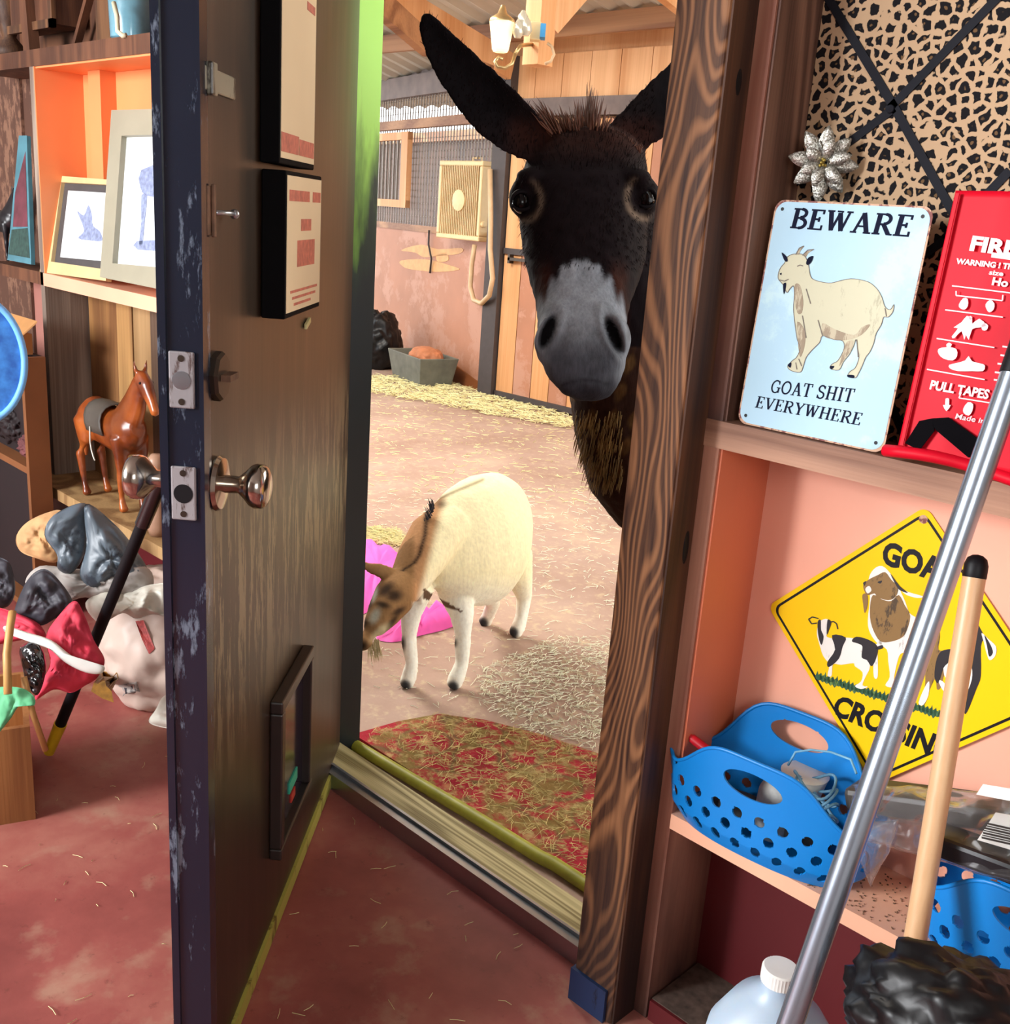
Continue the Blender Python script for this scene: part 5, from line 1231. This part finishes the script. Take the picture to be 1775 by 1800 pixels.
for i, (x, y) in enumerate(((920, 18), (912, 34), (926, 30))):
    tag(MB().lathe(D(x, y, 4.15), (0, 0, -1), [(0, .006), (.02, .02), (.05, .024), (.07, .012), (.07, 0)], 12).build('glass_bell', plain('bell_glass', 'cfc6b0', .15, .3), smooth=.8), ['uppermost small glass bell hanging by the lantern', 'lower left small glass bell hanging above the lantern', 'right small glass bell hanging next to the barn post'][i], 'bell', 'glass bells hanging by the lantern')
c = D(945, 60, 4.2)
t = thing('junction_box', 'cream electrical box with a blue label on the barn post', 'electrical box', D(943, 75, 4.22))
MB().beam(D(940, 72, 4.22), D(942, 40, 4.22), .045, .03, -FWD).build('box', M['fan_cream'], t, bevel=.004)
tag(MB().beam(D(953, 68, 4.2), D(955, 44, 4.2), .022, .03, -FWD).build('blue_face', plain('label_blue', '3b8fc4', .5), t), 'blue label side')
tag(MB().tube([D(x, y, 4.2) for x, y in ((958, 112), (968, 108), (974, 96), (970, 82), (962, 76))], .006, 8).build('wire_loop', M['hose_tan'], smooth=1), 'small tan wire loop beside the junction box on the post', 'wire')
# feed tub by the stall, hay, dark animal bed at the left
TB = F(705, 672)
t = thing('feed_tub', 'grey rectangular feed tub by the stall wall holding a reddish lump', 'tub', TB)
ux = ST.u; uy = -ST.n
def tubc(u, v, z): return TB+ux*u+uy*v+Vector((0, 0, z))
w_ = .30
rs = [[tubc(a_*w_*k, .17+b_*.16*k, z) for a_, b_ in ((-1, -1), (1, -1), (1, 1), (-1, 1))] for k, z in ((.82, 0), (1, .22), (.93, .22), (.76, .03))]
MB().rings(rs).build('shell', plain('tub_grey', '66665a', .6, var=.25, scale=12), t, bevel=.01)
tag(blob('feed_lump', plain('lump_red', 'b4704a', .8, var=.2), tubc(.06, .17, .19), (.17, .11, .09), .08, 2, 8), 'reddish rounded lump sitting in the grey feed tub', 'feed')
q = F(632, 652)
tag(blob('dark_sack', M['bag_black'], q+Vector((-.1, .25, .2)), (.2, .2, .26), .12, 2, 9, squash=.002), 'black bundle at the foot of the stall wall beside the door jamb', 'bundle')
# pink blanket on the barn floor
t = thing('pink_blanket', 'bright pink crumpled blanket on the floor behind the goat', 'blanket', F(690, 1090))
M['pink_bright'] = plain('pink_bright', 'f05cb8', .7, var=.08)
def cloth(pts, h, name, seed):
    mb = MB(); c = sum((Vector(p) for p in pts), Vector())/len(pts); n = len(pts); vs = [c+Vector((0, 0, h))]; rg = []
    for f in (.45, .8, 1.0):
        for i, p in enumerate(pts):
            q_ = c.lerp(Vector(p), f); z = h*(1-f**3)+(.012+.018*math.sin(i*2.1+f*7+seed) if f < 1 else .002)
            vs.append(Vector((q_.x, q_.y, max(.002, z))))
    fs = [(0, 1+i, 1+(i+1) % n) for i in range(n)]
    for k in range(2):
        for i in range(n): fs.append((1+k*n+i, 1+(k+1)*n+i, 1+(k+1)*n+(i+1) % n, 1+k*n+(i+1) % n))
    return mb.add(vs, fs).build(name, M['pink_bright'], t, smooth=1)
def dense(px): return [F(x, y) for x, y in smooth_px(px, 4)]
cloth(dense([(605, 960), (650, 955), (700, 975), (735, 1010), (700, 1040), (650, 1075), (605, 1080)]), .035, 'fold', 1)
cloth(dense([(700, 1090), (740, 1075), (800, 1070), (830, 1082), (790, 1105), (740, 1118), (690, 1130), (660, 1120)]), .03, 'fold', 2)
# garden hose along the sill, rug
M['hose_green'] = plain('hose_green', '8d8b2c', .5, var=.2, scale=30)
tag(MB().tube([Vector((x, 1.40+.012*math.sin(x*4)+(.006 if x > -1.2 else 0), .016)) for x in np.linspace(-1.86, -.86, 30)], .0145, 10).build('garden_hose', M['hose_green'], smooth=1), 'yellow-green garden hose lying along the door sill', 'hose')
t_ = NT('rug_pattern'); v_ = t_.coord(); n1 = t_.noise(v_, 13, 5, .65); n2 = t_.noise(v_, 42, 5, .7)
sp = t_.n('ShaderNodeSeparateXYZ'); t_.l(v_, sp.inputs[0])
vr = t_.n('ShaderNodeTexVoronoi', feature='F1'); vr.inputs['Scale'].default_value = 9; t_.l(v_, vr.inputs['Vector'])
c = t_.ramp(vr.outputs['Distance'], [(.1, H('c79a6a')), (.22, H('8c2530')), (.5, H('a02c38')), (.6, H('6b5a3c')), (.7, H('a02c38'))])
c = t_.mix(t_.ramp(n1, [(.47, (0, 0, 0)), (.58, (.9, .9, .9))]), c, H('7d6a3c'))
c = t_.mix(t_.ramp(n2, [(.50, (0, 0, 0)), (.64, (.8, .8, .8))]), c, H('b39c6a'))
t_.col(c); t_.bump(n2, .6, .01); M['rug'] = t_.set(.95, 0, .1)
rpx = [(640, 1300), (700, 1275), (770, 1262), (850, 1272), (950, 1298), (1060, 1335)]
rp = [F(x, y) for x, y in rpx]+[Vector((-1.05, 1.95, 0)), Vector((-.86, 1.90, 0)), Vector((-.86, 1.425, 0)), Vector((-1.855, 1.425, 0))]
rp[0] = Vector((-1.855, 1.44, 0))
mb = MB(); mb.prism([Vector((p.x, p.y, .002)) for p in rp], (0, 0, .010)); tag(mb.build('rug', M['rug'], fix=True), 'worn red patterned rug covered in straw outside the door sill', 'rug')
# straw: nobody could count it
def straws(name, label, n, place, col, L0=.02, L1=.07, w=.0011, zj=.004, seed=1):
    r_ = random.Random(seed); mb = MB(); vs = []; fs = []
    for i in range(n):
        x, y, z = place(r_); a = r_.uniform(0, PI); L = r_.uniform(L0, L1)/2; bend = r_.uniform(-.25, .25)*L
        dx, dy = math.cos(a), math.sin(a); z1, z2 = z+r_.uniform(0, zj), z+r_.uniform(0, zj)
        b = len(vs); pts = [(x-dx*L, y-dy*L, z1), (x-dy*bend, y+dx*bend, (z1+z2)/2+.001), (x+dx*L, y+dy*L, z2)]
        for p in pts: vs += [Vector((p[0]-dy*w, p[1]+dx*w, p[2])), Vector((p[0]+dy*w, p[1]-dx*w, p[2])), Vector((p[0], p[1], p[2]+w*1.6))]
        for k in (0, 3):
            for j in range(3): fs.append((b+k+j, b+k+(j+1) % 3, b+k+3+(j+1) % 3, b+k+3+j))
        fs += [(b, b+2, b+1), (b+6, b+7, b+8)]
    o = mb.add(vs, fs).build(name, col, fix=False); return tag(o, label, 'straw', kind='stuff')
M['straw'] = plain('straw', 'd8cf98', .7, var=.15, scale=40); M['straw_green'] = plain('straw_green', 'c9b878', .8, var=.3, scale=40)
M['straw_pale'] = plain('straw_pale', 'e9e8cf', .7, var=.08, scale=40)
def inpoly(px):
    pts = [F(x, y) for x, y in px]; x0, x1 = min(p.x for p in pts), max(p.x for p in pts); y0, y1 = min(p.y for p in pts), max(p.y for p in pts)
    def pl(r_, z=.001):
        while True:
            x, y = r_.uniform(x0, x1), r_.uniform(y0, y1); c = False; j = len(pts)-1
            for i in range(len(pts)):
                if (pts[i].y > y) != (pts[j].y > y) and x < (pts[j].x-pts[i].x)*(y-pts[i].y)/(pts[j].y-pts[i].y)+pts[i].x: c = not c
                j = i
            if c: return x, y, z
    return pl
straws('straw', 'pale straw scattered thickly on the concrete right of the goat', 1500, inpoly([(830, 1180), (980, 1120), (1100, 1120), (1080, 1330), (930, 1290), (850, 1240)]), M['straw_pale'], .008, .035, .0008, seed=2)
rl = inpoly([(640, 1300), (770, 1264), (950, 1298), (1060, 1335), (1060, 1570)])
straws('straw', 'yellowish straw trodden into the red rug', 800, lambda r_: (lambda p: (p[0], p[1], .0125))(rl(r_)), M['straw_green'], .012, .045, .0006, .012, seed=3)
straws('straw', 'loose straw strewn over the barn floor around the goat', 900, inpoly([(640, 860), (1080, 860), (1100, 1260), (640, 1240)]), M['straw_pale'], .012, .05, .0009, seed=4)
straws('straw', 'hay drifted along the foot of the stall wall', 2200, inpoly([(640, 662), (760, 668), (900, 705), (1010, 738), (1000, 755), (860, 730), (640, 690)]), M['straw'], .03, .10, .0022, .03, seed=5)
straws('straw', 'hay heaped behind the pink blanket', 350, inpoly([(640, 930), (700, 935), (720, 965), (640, 955)]), M['straw'], .02, .08, .0012, .02, seed=6)
straws('straw', 'straw stems scattered on the far concrete', 500, inpoly([(640, 690), (1000, 760), (1060, 900), (640, 860)]), M['straw'], .02, .06, .0014, seed=8)
straws('straw', 'few straw bits on the red floor inside the room', 80, inpoly([(120, 1350), (310, 1300), (600, 1400), (980, 1690), (900, 1900), (0, 1900), (0, 1480)]), M['straw'], .006, .028, .0005, .002, seed=7)
# ================================================================ animals
def coat(name, rough=.85, strength=.25, sc=220, stretch=.2, am=.35):
    t = NT(name); at = t.n('ShaderNodeAttribute'); at.attribute_name = 'coat'
    n = t.noise(t.coord((1, 1, stretch)), sc, 4, .6)
    t.col(t.mix(am, at.outputs['Color'], t.mix(1.0, at.outputs['Color'], t.ramp(n, [(.3, (.45, .45, .45)), (.7, (1.5, 1.5, 1.5))]), 'MULTIPLY')))
    t.bump(n, strength, .004); return t.set(rough, 0, .12)
def sm(x, a, b): x = np.clip((x-a)/(b-a), 0, 1); return x*x*(3-2*x)
def toimg(co):
    d = co-np.array(CAM); r = np.stack([d@np.array(RIGHT), -(d@np.array(UP)), d@np.array(FWD)], 1)
    return r[:, 0]/r[:, 2]*FPX+887.5, r[:, 1]/r[:, 2]*FPX+900, r[:, 2]
def mixc(c, new, f): return c*(1-f[:, None])+np.array(new)[None]*f[:, None]
# ---------------- donkey
M['donkey_coat'] = coat('donkey_coat')
DX = .0
mb = MB()
prof = [(222, 1040, 40, 1.88, 2.0), (240, 1037, 78, 1.855, 2.02), (272, 1032, 103, 1.825, 2.04), (310, 1027, 112, 1.805, 2.04), (350, 1025, 113, 1.795, 2.04), (400, 1026, 112, 1.787, 2.03), (450, 1028, 108, 1.78, 2.0),
        (495, 1027, 96, 1.765, 1.96), (530, 1025, 84, 1.75, 1.91), (560, 1023, 79, 1.735, 1.87), (600, 1024, 78, 1.722, 1.85), (640, 1026, 73, 1.717, 1.83), (670, 1029, 62, 1.722, 1.82), (694, 1033, 42, 1.735, 1.80), (705, 1035, 20, 1.75, 1.79)]
rs = []
for y, cx_, hw, zf, zb in prof:
    r_ = []; zm = (zf+zb)/2; zh = (zb-zf)/2
    for j in range(36):
        a = 2*PI*j/36; ca, sa = math.cos(a), math.sin(a)
        wf = 1.0 if sa > 0 else 1.0
        ex = math.copysign(abs(ca)**.82, ca); ez = math.copysign(abs(sa)**.9, sa)
        xx = cx_+hw*ex*(.80 if False else 1); r_.append(D(xx, y, zm+zh*ez))
    rs.append(r_)
mb.rings(rs)
# brow ridges round the eyes, cheeks, lips
for sx_, ex in ((-1, 925), (1, 1128)):
    mb.ball(D(ex, 347, 1.868), .033, .033, .038, 10)
    mb.ball(D(ex-sx_*12, 312, 1.845), .030, .030, .018, 10)
    mb.ball(D(1026+sx_*50, 440, 1.93), .050, .055, .085, 10)
    mb.ball(D(1024+sx_*52, 600, 1.765), .030, .034, .048, 10)
mb.ball(D(1033, 672, 1.758), .042, .035, .028, 10)
# neck, chest, trunk
fwd = -FWD
chain(mb, [(D(1040, 290, 2.0), .095), (D(1062, 430, 2.10), .118), (D(1100, 600, 2.19), .135), (D(1128, 730, 2.26), .152), (D(1150, 830, 2.32), .150), (D(1168, 900, 2.34), .11)], 22)
ch = D(1150, 800, 2.36)
chain(mb, [(ch, .13), (Vector((ch.x+.25, ch.y+.12, .80)), (.20, .25, (0, 1, 0))), (Vector((ch.x+.55, ch.y+.14, .78)), (.21, .26, (0, 1, 0))), (Vector((ch.x+.9, ch.y+.14, .82)), (.19, .25, (0, 1, 0))), (Vector((ch.x+1.1, ch.y+.14, .80)), (.12, .17, (0, 1, 0)))], 22)
lg = D(1098, 945, 2.34)
for (x, y, k) in ((lg.x+.07, lg.y+.02, 0), (lg.x+.24, lg.y+.24, 0), (ch.x+1.02, ch.y+.02, 1), (ch.x+1.02, ch.y+.26, 1)):
    if k == 0: chain(mb, [((x+.05, y, .82), .085), ((x, y, .60), .055), ((x, y, .42), .035), ((x, y, .36), .040), ((x, y, .16), .024), ((x-.01, y, .09), .032), ((x-.03, y, .02), .042)], 12)
    else: chain(mb, [((x, y, .80), .13), ((x-.03, y, .60), .09), ((x+.06, y, .43), .048), ((x+.05, y, .38), .042), ((x+.01, y, .16), .027), ((x-.01, y, .09), .033), ((x-.03, y, .02), .043)], 12)
# ears: cupped leaves grown from the poll
def ear(pts):
    q_ = np.array(pts); tt_ = np.linspace(0, len(pts)-1, len(pts)*4-3)
    def cr(i_, t_):
        p0, p1, p2, p3 = (q_[min(max(i_+j, 0), len(q_)-1)] for j in (-1, 0, 1, 2)); return .5*(2*p1+(-p0+p2)*t_+(2*p0-5*p1+4*p2-p3)*t_*t_+(-p0+3*p1-3*p2+p3)*t_**3)
    pts = [tuple(cr(int(a), a-int(a))) for a in tt_]
    rs = []; k = len(pts)
    for i, (x, y, hw, d_) in enumerate(pts):
        xa, ya = pts[max(0, i-1)][:2]; xb, yb = pts[min(k-1, i+1)][:2]; L = math.hypot(xb-xa, yb-ya); nx, ny = -(yb-ya)/L, (xb-xa)/L
        r_ = []
        for j in range(20):
            a = 2*PI*j/20; u = math.cos(a); v = math.sin(a)
            dz = .013*v - .03*(u*u-.4)*(hw/48)
            r_.append(D(x+nx*hw*u, y+ny*hw*u, d_+dz))
        rs.append(r_)
    mb.rings(rs)
ear([(985, 275, 30, 1.90), (955, 258, 36, 1.89), (925, 240, 43, 1.885), (890, 212, 50, 1.88), (850, 172, 50, 1.88), (815, 132, 44, 1.875), (785, 95, 36, 1.87), (765, 64, 27, 1.865), (753, 40, 18, 1.862), (747, 24, 8, 1.86)])
ear([(1070, 268, 28, 1.93), (1092, 246, 36, 1.94), (1120, 224, 42, 1.95), (1155, 196, 48, 1.96), (1192, 160, 48, 1.97), (1225, 122, 42, 1.98), (1255, 86, 32, 1.99), (1276, 60, 20, 2.0), (1288, 44, 8, 2.0)])
dk_org = Vector((ch.x+.2, ch.y, 0))
dk = thing('donkey', 'dark brown donkey with pale grey muzzle peering through the doorway', 'donkey', dk_org)
dkc = H('140b0e'); red = H('3a190c'); grey = H('9399a2'); dgrey = H('363841'); pale = H('8d7866')
def dcoat(co, no):
    x, y, d = toimg(co); n = len(co); rr = np.random.RandomState(3); f = rr.rand(n)
    c = np.tile(np.array(dkc), (n, 1))
    head = (d < 2.06) & (y < 712)
    # warm brown fringes: brow, cheek edges, throat
    c = mixc(c, red, np.where(head, .5*sm(-y, -300, -235)*(1-sm(np.abs(x-1025), 110, 150)), 0))
    c = mixc(c, red, np.where(head & (y > 420) & (y < 600), .7*sm(np.abs(x-1022), 40, 62)*(1-sm(np.abs(x-1022), 70, 90))*sm(y, 440, 500), 0))
    c = mixc(c, H('3a241a'), np.where(~head, .75, 0)); c = mixc(c, H('7a5a30'), np.where((~head) & (y > 560) & (y < 840), .45*sm(np.sin(x*.16+y*.05)+np.sin(y*.13)*.7, .1, 1.1), 0))
    # pale muzzle
    hwm = np.interp(y, [452, 470, 510, 550, 580, 620], [6, 34, 62, 78, 90, 100])
    mz = np.where(head & (d < 1.86), sm(hwm+6*np.sin(x*.3)-np.abs(x-1022), -6, 10)*sm(y, 450, 466), 0)
    c = mixc(c, grey, mz)
    c = mixc(c, dgrey, mz*.85*sm(y+.1*np.abs(x-1024), 545, 640)*(1-.6*sm(np.abs(x-1024), 50, 78))+mz*.35*sm(np.abs(x-1022), 30, 70)*sm(-y, -590, -540))
    c = mixc(c, H('1c1a20'), mz*.7*sm(y, 655, 695))
    for ex, ey in ((962, 583), (1079, 588)):
        sgn = -1 if ex < 1000 else 1
        u = (x-ex)+sgn*.35*(y-ey)*-1; r = np.sqrt((u/13)**2+((y-ey)/32)**2)
        k = np.where(head & (d < 1.85), 1-sm(r, .7, 1.15), 0); c = mixc(c, H('08070a'), k)
        q = (co-np.array(CAM)); q = q/np.linalg.norm(q, axis=1)[:, None]; co = co+q*(k*.016)[:, None]
        k2 = np.where(head & (d < 1.85), np.exp(-((r-1.55)/.35)**2), 0); co = co-q*(k2*.004)[:, None]
    c = mixc(c, H('0a0609'), np.where(head, sm(-y, -235, -190)*.9, 0))
    # mouth line
    ym = 668+((x-1030)/55)**2*16; k = np.where(head & (d < 1.85) & (np.abs(x-1030) < 42), np.exp(-((y-ym)/3.0)**2), 0); c = mixc(c, H('141216'), k*.5)
    # eye rings
    for ex, ey, s_ in ((921, 352, 1), (1132, 347, -1)):
        r = np.sqrt(((x-ex)/27)**2+((y-ey)/33)**2)
        k = np.where(head, np.exp(-((r-1.12)/.17)**2)*sm(s_*(x-ex)+.35*(y-ey), -8, 18), 0); c = mixc(c, pale, k*.55)
    nz = np.array([mnoise.noise(Vector(p)*60) for p in co[::1]]) if n < 500000 else rr.rand(n)-.5
    co = co+no*(nz*.0018)[:, None]
    return co, np.clip(c*(1+.25*nz[:, None]), 0, 1)
body = remesh(mb, 'body', M['donkey_coat'], dk, .0055, 6, dcoat)
M['lid_skin'] = plain('lid_skin', '151013', .7, spec=.1); M['eye_black'] = NT('eye_black'); M['eye_black'].col(H('0b0708')); M['eye_black'] = M['eye_black'].set(.16, 0, .22)
for x, y, d_ in ((917, 356, 1.850), (1134, 351, 1.852)):
    e_ = D(x, y, d_); MB().ball(e_, .0175, .0175, .0195, 14).build('eye', M['eye_black'], dk, smooth=1)
    lid = MB(); o2 = -FWD
    for a0, a1, rr_, up_ in ((-10, 190, .0045, .0), (200, 340, .0032, .0)):
        lid.tube([e_+RIGHT*(.0185*math.cos(math.radians(a0+(a1-a0)*i/14)))+UP*(.0165*math.sin(math.radians(a0+(a1-a0)*i/14)))+o2*(.0075+.004*abs(math.sin(math.radians(a0+(a1-a0)*i/14)))) for i in range(15)], [rr_*(.35+.65*math.sin(PI*i/14)) for i in range(15)], 8)
    lid.build('eyelid', M['lid_skin'], dk, smooth=1)
M['mane_hair'] = plain('mane_hair', '5a2f1a', .7, var=.35, scale=30)
def tuft(mb, root, tip, w, seed):
    root, tip = Vector(root), Vector(tip); m_ = root.lerp(tip, .5)+Vector((0, 0, .004*math.sin(seed)))
    mb.tube([root, m_, root.lerp(tip, .8), tip], [w, w*.8, w*.45, w*.08], 5)
mb = MB(); r_ = random.Random(5)
for i in range(230):
    u = r_.random(); x0 = 965+95*u+r_.uniform(-6, 6); dz = r_.uniform(0, .07); y0 = 238-8*math.sin(u*PI)+r_.uniform(-4, 6)
    clump = round(u*7)/7; L = (62+26*math.sin(clump*9+1))*r_.uniform(.55, 1.05)*(1-.35*abs(u-.5))
    ang = math.radians(-40+62*clump+r_.uniform(-7, 7))
    tuft(mb, D(x0, y0, 1.87+dz), D(x0+L*math.sin(ang), y0-L*math.cos(ang), 1.87+dz+r_.uniform(-.01, .02)), .0016, i)
for i in range(140):
    x0 = r_.uniform(1060, 1125); y0 = 232+(x0-1060)*.55; tuft(mb, D(x0, y0+6, 1.885), D(x0+r_.uniform(-6, 10), y0-r_.uniform(6, 16), 1.885), .0012, i)
mb.build('forelock', M['mane_hair'], dk, smooth=1)
mb = MB()
for i in range(420):
    y0 = r_.uniform(715, 850); x0 = r_.uniform(1012, 1095); q, p, d2 = None, None, None
    dg = None
    rdir = ray(x0, y0).normalized(); ok, p, nrm, _ = body.ray_cast(CAM-LOC[body], rdir)
    if not ok: continue
    p = p+LOC[body]; L = r_.uniform(.015, .038)
    tuft(mb, p+rdir*.004, p+nrm*.006+Vector((r_.uniform(-.008, .008), 0, -1))*L, .0011, i)
hair = MB()
for i in range(5200):
    x0, y0 = r_.uniform(740, 1150), r_.uniform(20, 470)
    rdir = ray(x0, y0).normalized(); ok, p, nrm, _ = body.ray_cast(CAM-LOC[body], rdir)
    if not ok: continue
    p = p+LOC[body]; L = r_.uniform(.006, .013) if y0 > 240 else r_.uniform(.004, .009)
    g = Vector((r_.uniform(-.3, .3), r_.uniform(-.3, .3), -1)) if y0 > 300 else (UP*.6+Vector((r_.uniform(-.4, .4), r_.uniform(-.4, .4), 0)))
    q2 = p+(nrm*.45+g*.8).normalized()*L; w_ = .0006
    hair.tube([p-nrm*.001, p.lerp(q2, .6), q2], [w_, w_*.8, w_*.2], 3)
hair.build('short_hair', plain('short_hair', '170d0e', .8, var=.4, scale=14, spec=.1), dk)
mb.build('throat_hair', plain('throat_hair', '8a6a38', .8, var=.4, scale=20), dk, smooth=1)

# ---------------- goat
M['goat_coat'] = coat('goat_coat', .85, .12, 160, am=.15)
mb = MB(); rs = []
def esec(x, y, d_, rx_, ry_, n=28): return [D(x, y, d_)+RIGHT*(rx_/FPX*d_*math.cos(2*PI*j/n))+UP*(ry_/FPX*d_*math.sin(2*PI*j/n)) for j in range(n)]
for s_ in ((898, 900, 3.30, 14, 26), (893, 912, 3.27, 36, 62), (883, 925, 3.20, 54, 86), (866, 938, 3.10, 70, 108), (845, 950, 3.00, 84, 116), (822, 956, 2.92, 76, 108), (800, 960, 2.86, 62, 94), (780, 962, 2.81, 42, 72), (768, 965, 2.78, 20, 40)):
    rs.append(esec(*s_))
mb.rings(rs)
def ch2(pts, n=16): chain(mb, [(D(x, y, d_), r/FPX*d_) for x, y, d_, r in pts], n)
ch2([(790, 925, 2.86, 46), (762, 948, 2.80, 48), (738, 985, 2.74, 43), (720, 1018, 2.70, 36), (706, 1042, 2.67, 30)])
ch2([(708, 1028, 2.68, 32), (692, 1050, 2.64, 37), (674, 1078, 2.60, 30), (656, 1105, 2.575, 20), (641, 1126, 2.56, 16), (634, 1137, 2.56, 12)])
def leg(pts): ch2(pts, 12)
leg([(735, 1030, 2.80, 30), (722, 1080, 2.82, 19), (719, 1118, 2.84, 13), (719, 1130, 2.845, 14), (724, 1165, 2.86, 11.5), (719, 1190, 2.868, 14), (714, 1203, 2.868, 13)])
leg([(800, 1035, 2.90, 34), (812, 1080, 2.89, 22), (814, 1118, 2.885, 14), (813, 1130, 2.885, 15), (812, 1165, 2.885, 12), (803, 1190, 2.88, 15), (797, 1204, 2.88, 14)])
leg([(900, 980, 3.18, 38), (915, 1022, 3.22, 22), (921, 1050, 3.26, 14), (917, 1082, 3.265, 11), (911, 1102, 3.27, 13), (905, 1114, 3.27, 12)])
leg([(855, 1010, 3.18, 36), (862, 1045, 3.26, 18), (866, 1062, 3.31, 13), (858, 1082, 3.34, 11), (852, 1094, 3.35, 12)])
for pts in ([(708, 1018, 2.69, 10), (690, 1010, 2.66, 13), (665, 1002, 2.64, 13), (645, 996, 2.63, 9), (632, 992, 2.62, 4)], [(722, 1022, 2.74, 10), (735, 1032, 2.76, 11), (742, 1052, 2.77, 7), (744, 1064, 2.77, 3)]):
    chain(mb, [(D(x, y, d_), (r/FPX*d_, r/FPX*d_*.45, tuple(UP))) for x, y, d_, r in pts], 12)
ch2([(895, 880, 3.28, 10), (905, 890, 3.33, 9), (908, 910, 3.34, 5)], 8)
gt = thing('goat', 'cream pygmy goat with a tan striped head, grazing on the barn floor', 'goat', F(800, 1170))
cream = H('fbf0c4'); tan = H('b5865c'); dark = H('2c2019'); white = H('fdfbec')
def gcoat(co, no):
    x, y, d = toimg(co); n = len(co); rr = np.random.RandomState(5)
    c = np.tile(np.array(cream), (n, 1)); c = mixc(c, white, sm(y, 1000, 1080)*(x > 700)*1.0)
    neck = sm(762-(y-960)*.25-x, -8, 12)*(y < 1075)*(y < 1060-(x-700)*.1); neck = neck*(d < 2.86)
    c = mixc(c, tan, neck)
    hd = (d < 2.72) & (x < 730)
    c = mixc(c, H('8e6a45'), hd*sm(735-x, 0, 14))
    def bl(px, py, rx_, ry_, tilt_=0):
        u = (x-px)*math.cos(tilt_)+(y-py)*math.sin(tilt_); v = -(x-px)*math.sin(tilt_)+(y-py)*math.cos(tilt_)
        return np.exp(-((u/rx_)**2+(v/ry_)**2)**1.6)*hd
    for q in ((678, 1036, 17, 9, -.7), (651, 1056, 6, 20, .25), (693, 1047, 15, 11, 0), (673, 1063, 14, 6, .3), (701, 1074, 14, 6, -.5), (688, 1095, 22, 5, -.9), (638, 1098, 7, 16, .5)): c = mixc(c, dark, bl(*q)*.92)
    for q in ((659, 1045, 4, 14, .3), (659, 1083, 8, 15, .45)): c = mixc(c, H('a9a795'), bl(*q)*.9)
    c = mixc(c, H('cdbf97'), bl(668, 1112, 8, 20, .8)*.9); c = mixc(c, H('120d0c'), bl(634, 1136, 13, 10)*1.0)
    # dark ridge along the neck and back stripe, belly edge, knees, hooves
    rx0 = np.interp(y, [884, 905, 940, 975, 990, 1002], [750, 750, 747, 737, 728, 708])
    c = mixc(c, dark, np.exp(-((x-rx0)/4.5)**2)*(y > 884)*(y < 1004)*(d < 2.9)*.95)
    c = mixc(c, H('6a5638'), np.exp(-((y-(868-(x-790)*.42))/3.5)**2)*(x > 772)*(x < 850)*.7); c = mixc(c, H('4a3b2a'), np.exp(-(((x-775)/10)**2+((y-886)/8)**2))*.8)
    c = mixc(c, H('5a3a22'), ((y > 1036+(x-748)*.60) & (y < 1054+(x-748)*.36) & (x > 744) & (x < 812))*.95)
    c = mixc(c, dark, np.exp(-(((x-797)/8)**2+((y-1130)/10)**2)**2)*.95+np.exp(-(((x-707)/6)**2+((y-1132)/14)**2)**2)*.95)
    for hx, hy in ((712, 1206), (796, 1208), (901, 1113), (848, 1096)): c = mixc(c, H('161c26'), np.exp(-(((x-hx)/11)**2+((y-hy)/12)**2)**3)*.97)
    nz = rr.rand(n)-.5
    return co+no*(nz*.001)[:, None], np.clip(c*(1+.12*nz[:, None]), 0, 1)
remesh(mb, 'body', M['goat_coat'], gt, .006, 3, gcoat)
MB().ball(D(688, 1052, 2.615), .007, .007, .007, 8).build('eye', M['eye_black'], gt, smooth=1)
mb = MB()
for i in range(70):
    s_ = r_.random(); x0, y0 = 762-24*s_+r_.uniform(-3, 3), 884+105*s_; tuft(mb, D(x0, y0+3, 2.76), D(x0-r_.uniform(2, 9), y0-r_.uniform(8, 18), 2.75), .0016, i)
mb.build('neck_ridge', M['charcoal'], gt, smooth=1)
mb = MB()
for i in range(40): x0 = 655+r_.uniform(-8, 12); tuft(mb, D(x0, 1128+r_.uniform(-6, 4), 2.565), D(x0+r_.uniform(-3, 14), 1150+r_.uniform(0, 18), 2.57), .0014, i)
mb.build('beard', plain('beard', 'b09a6c', .8), gt, smooth=1)
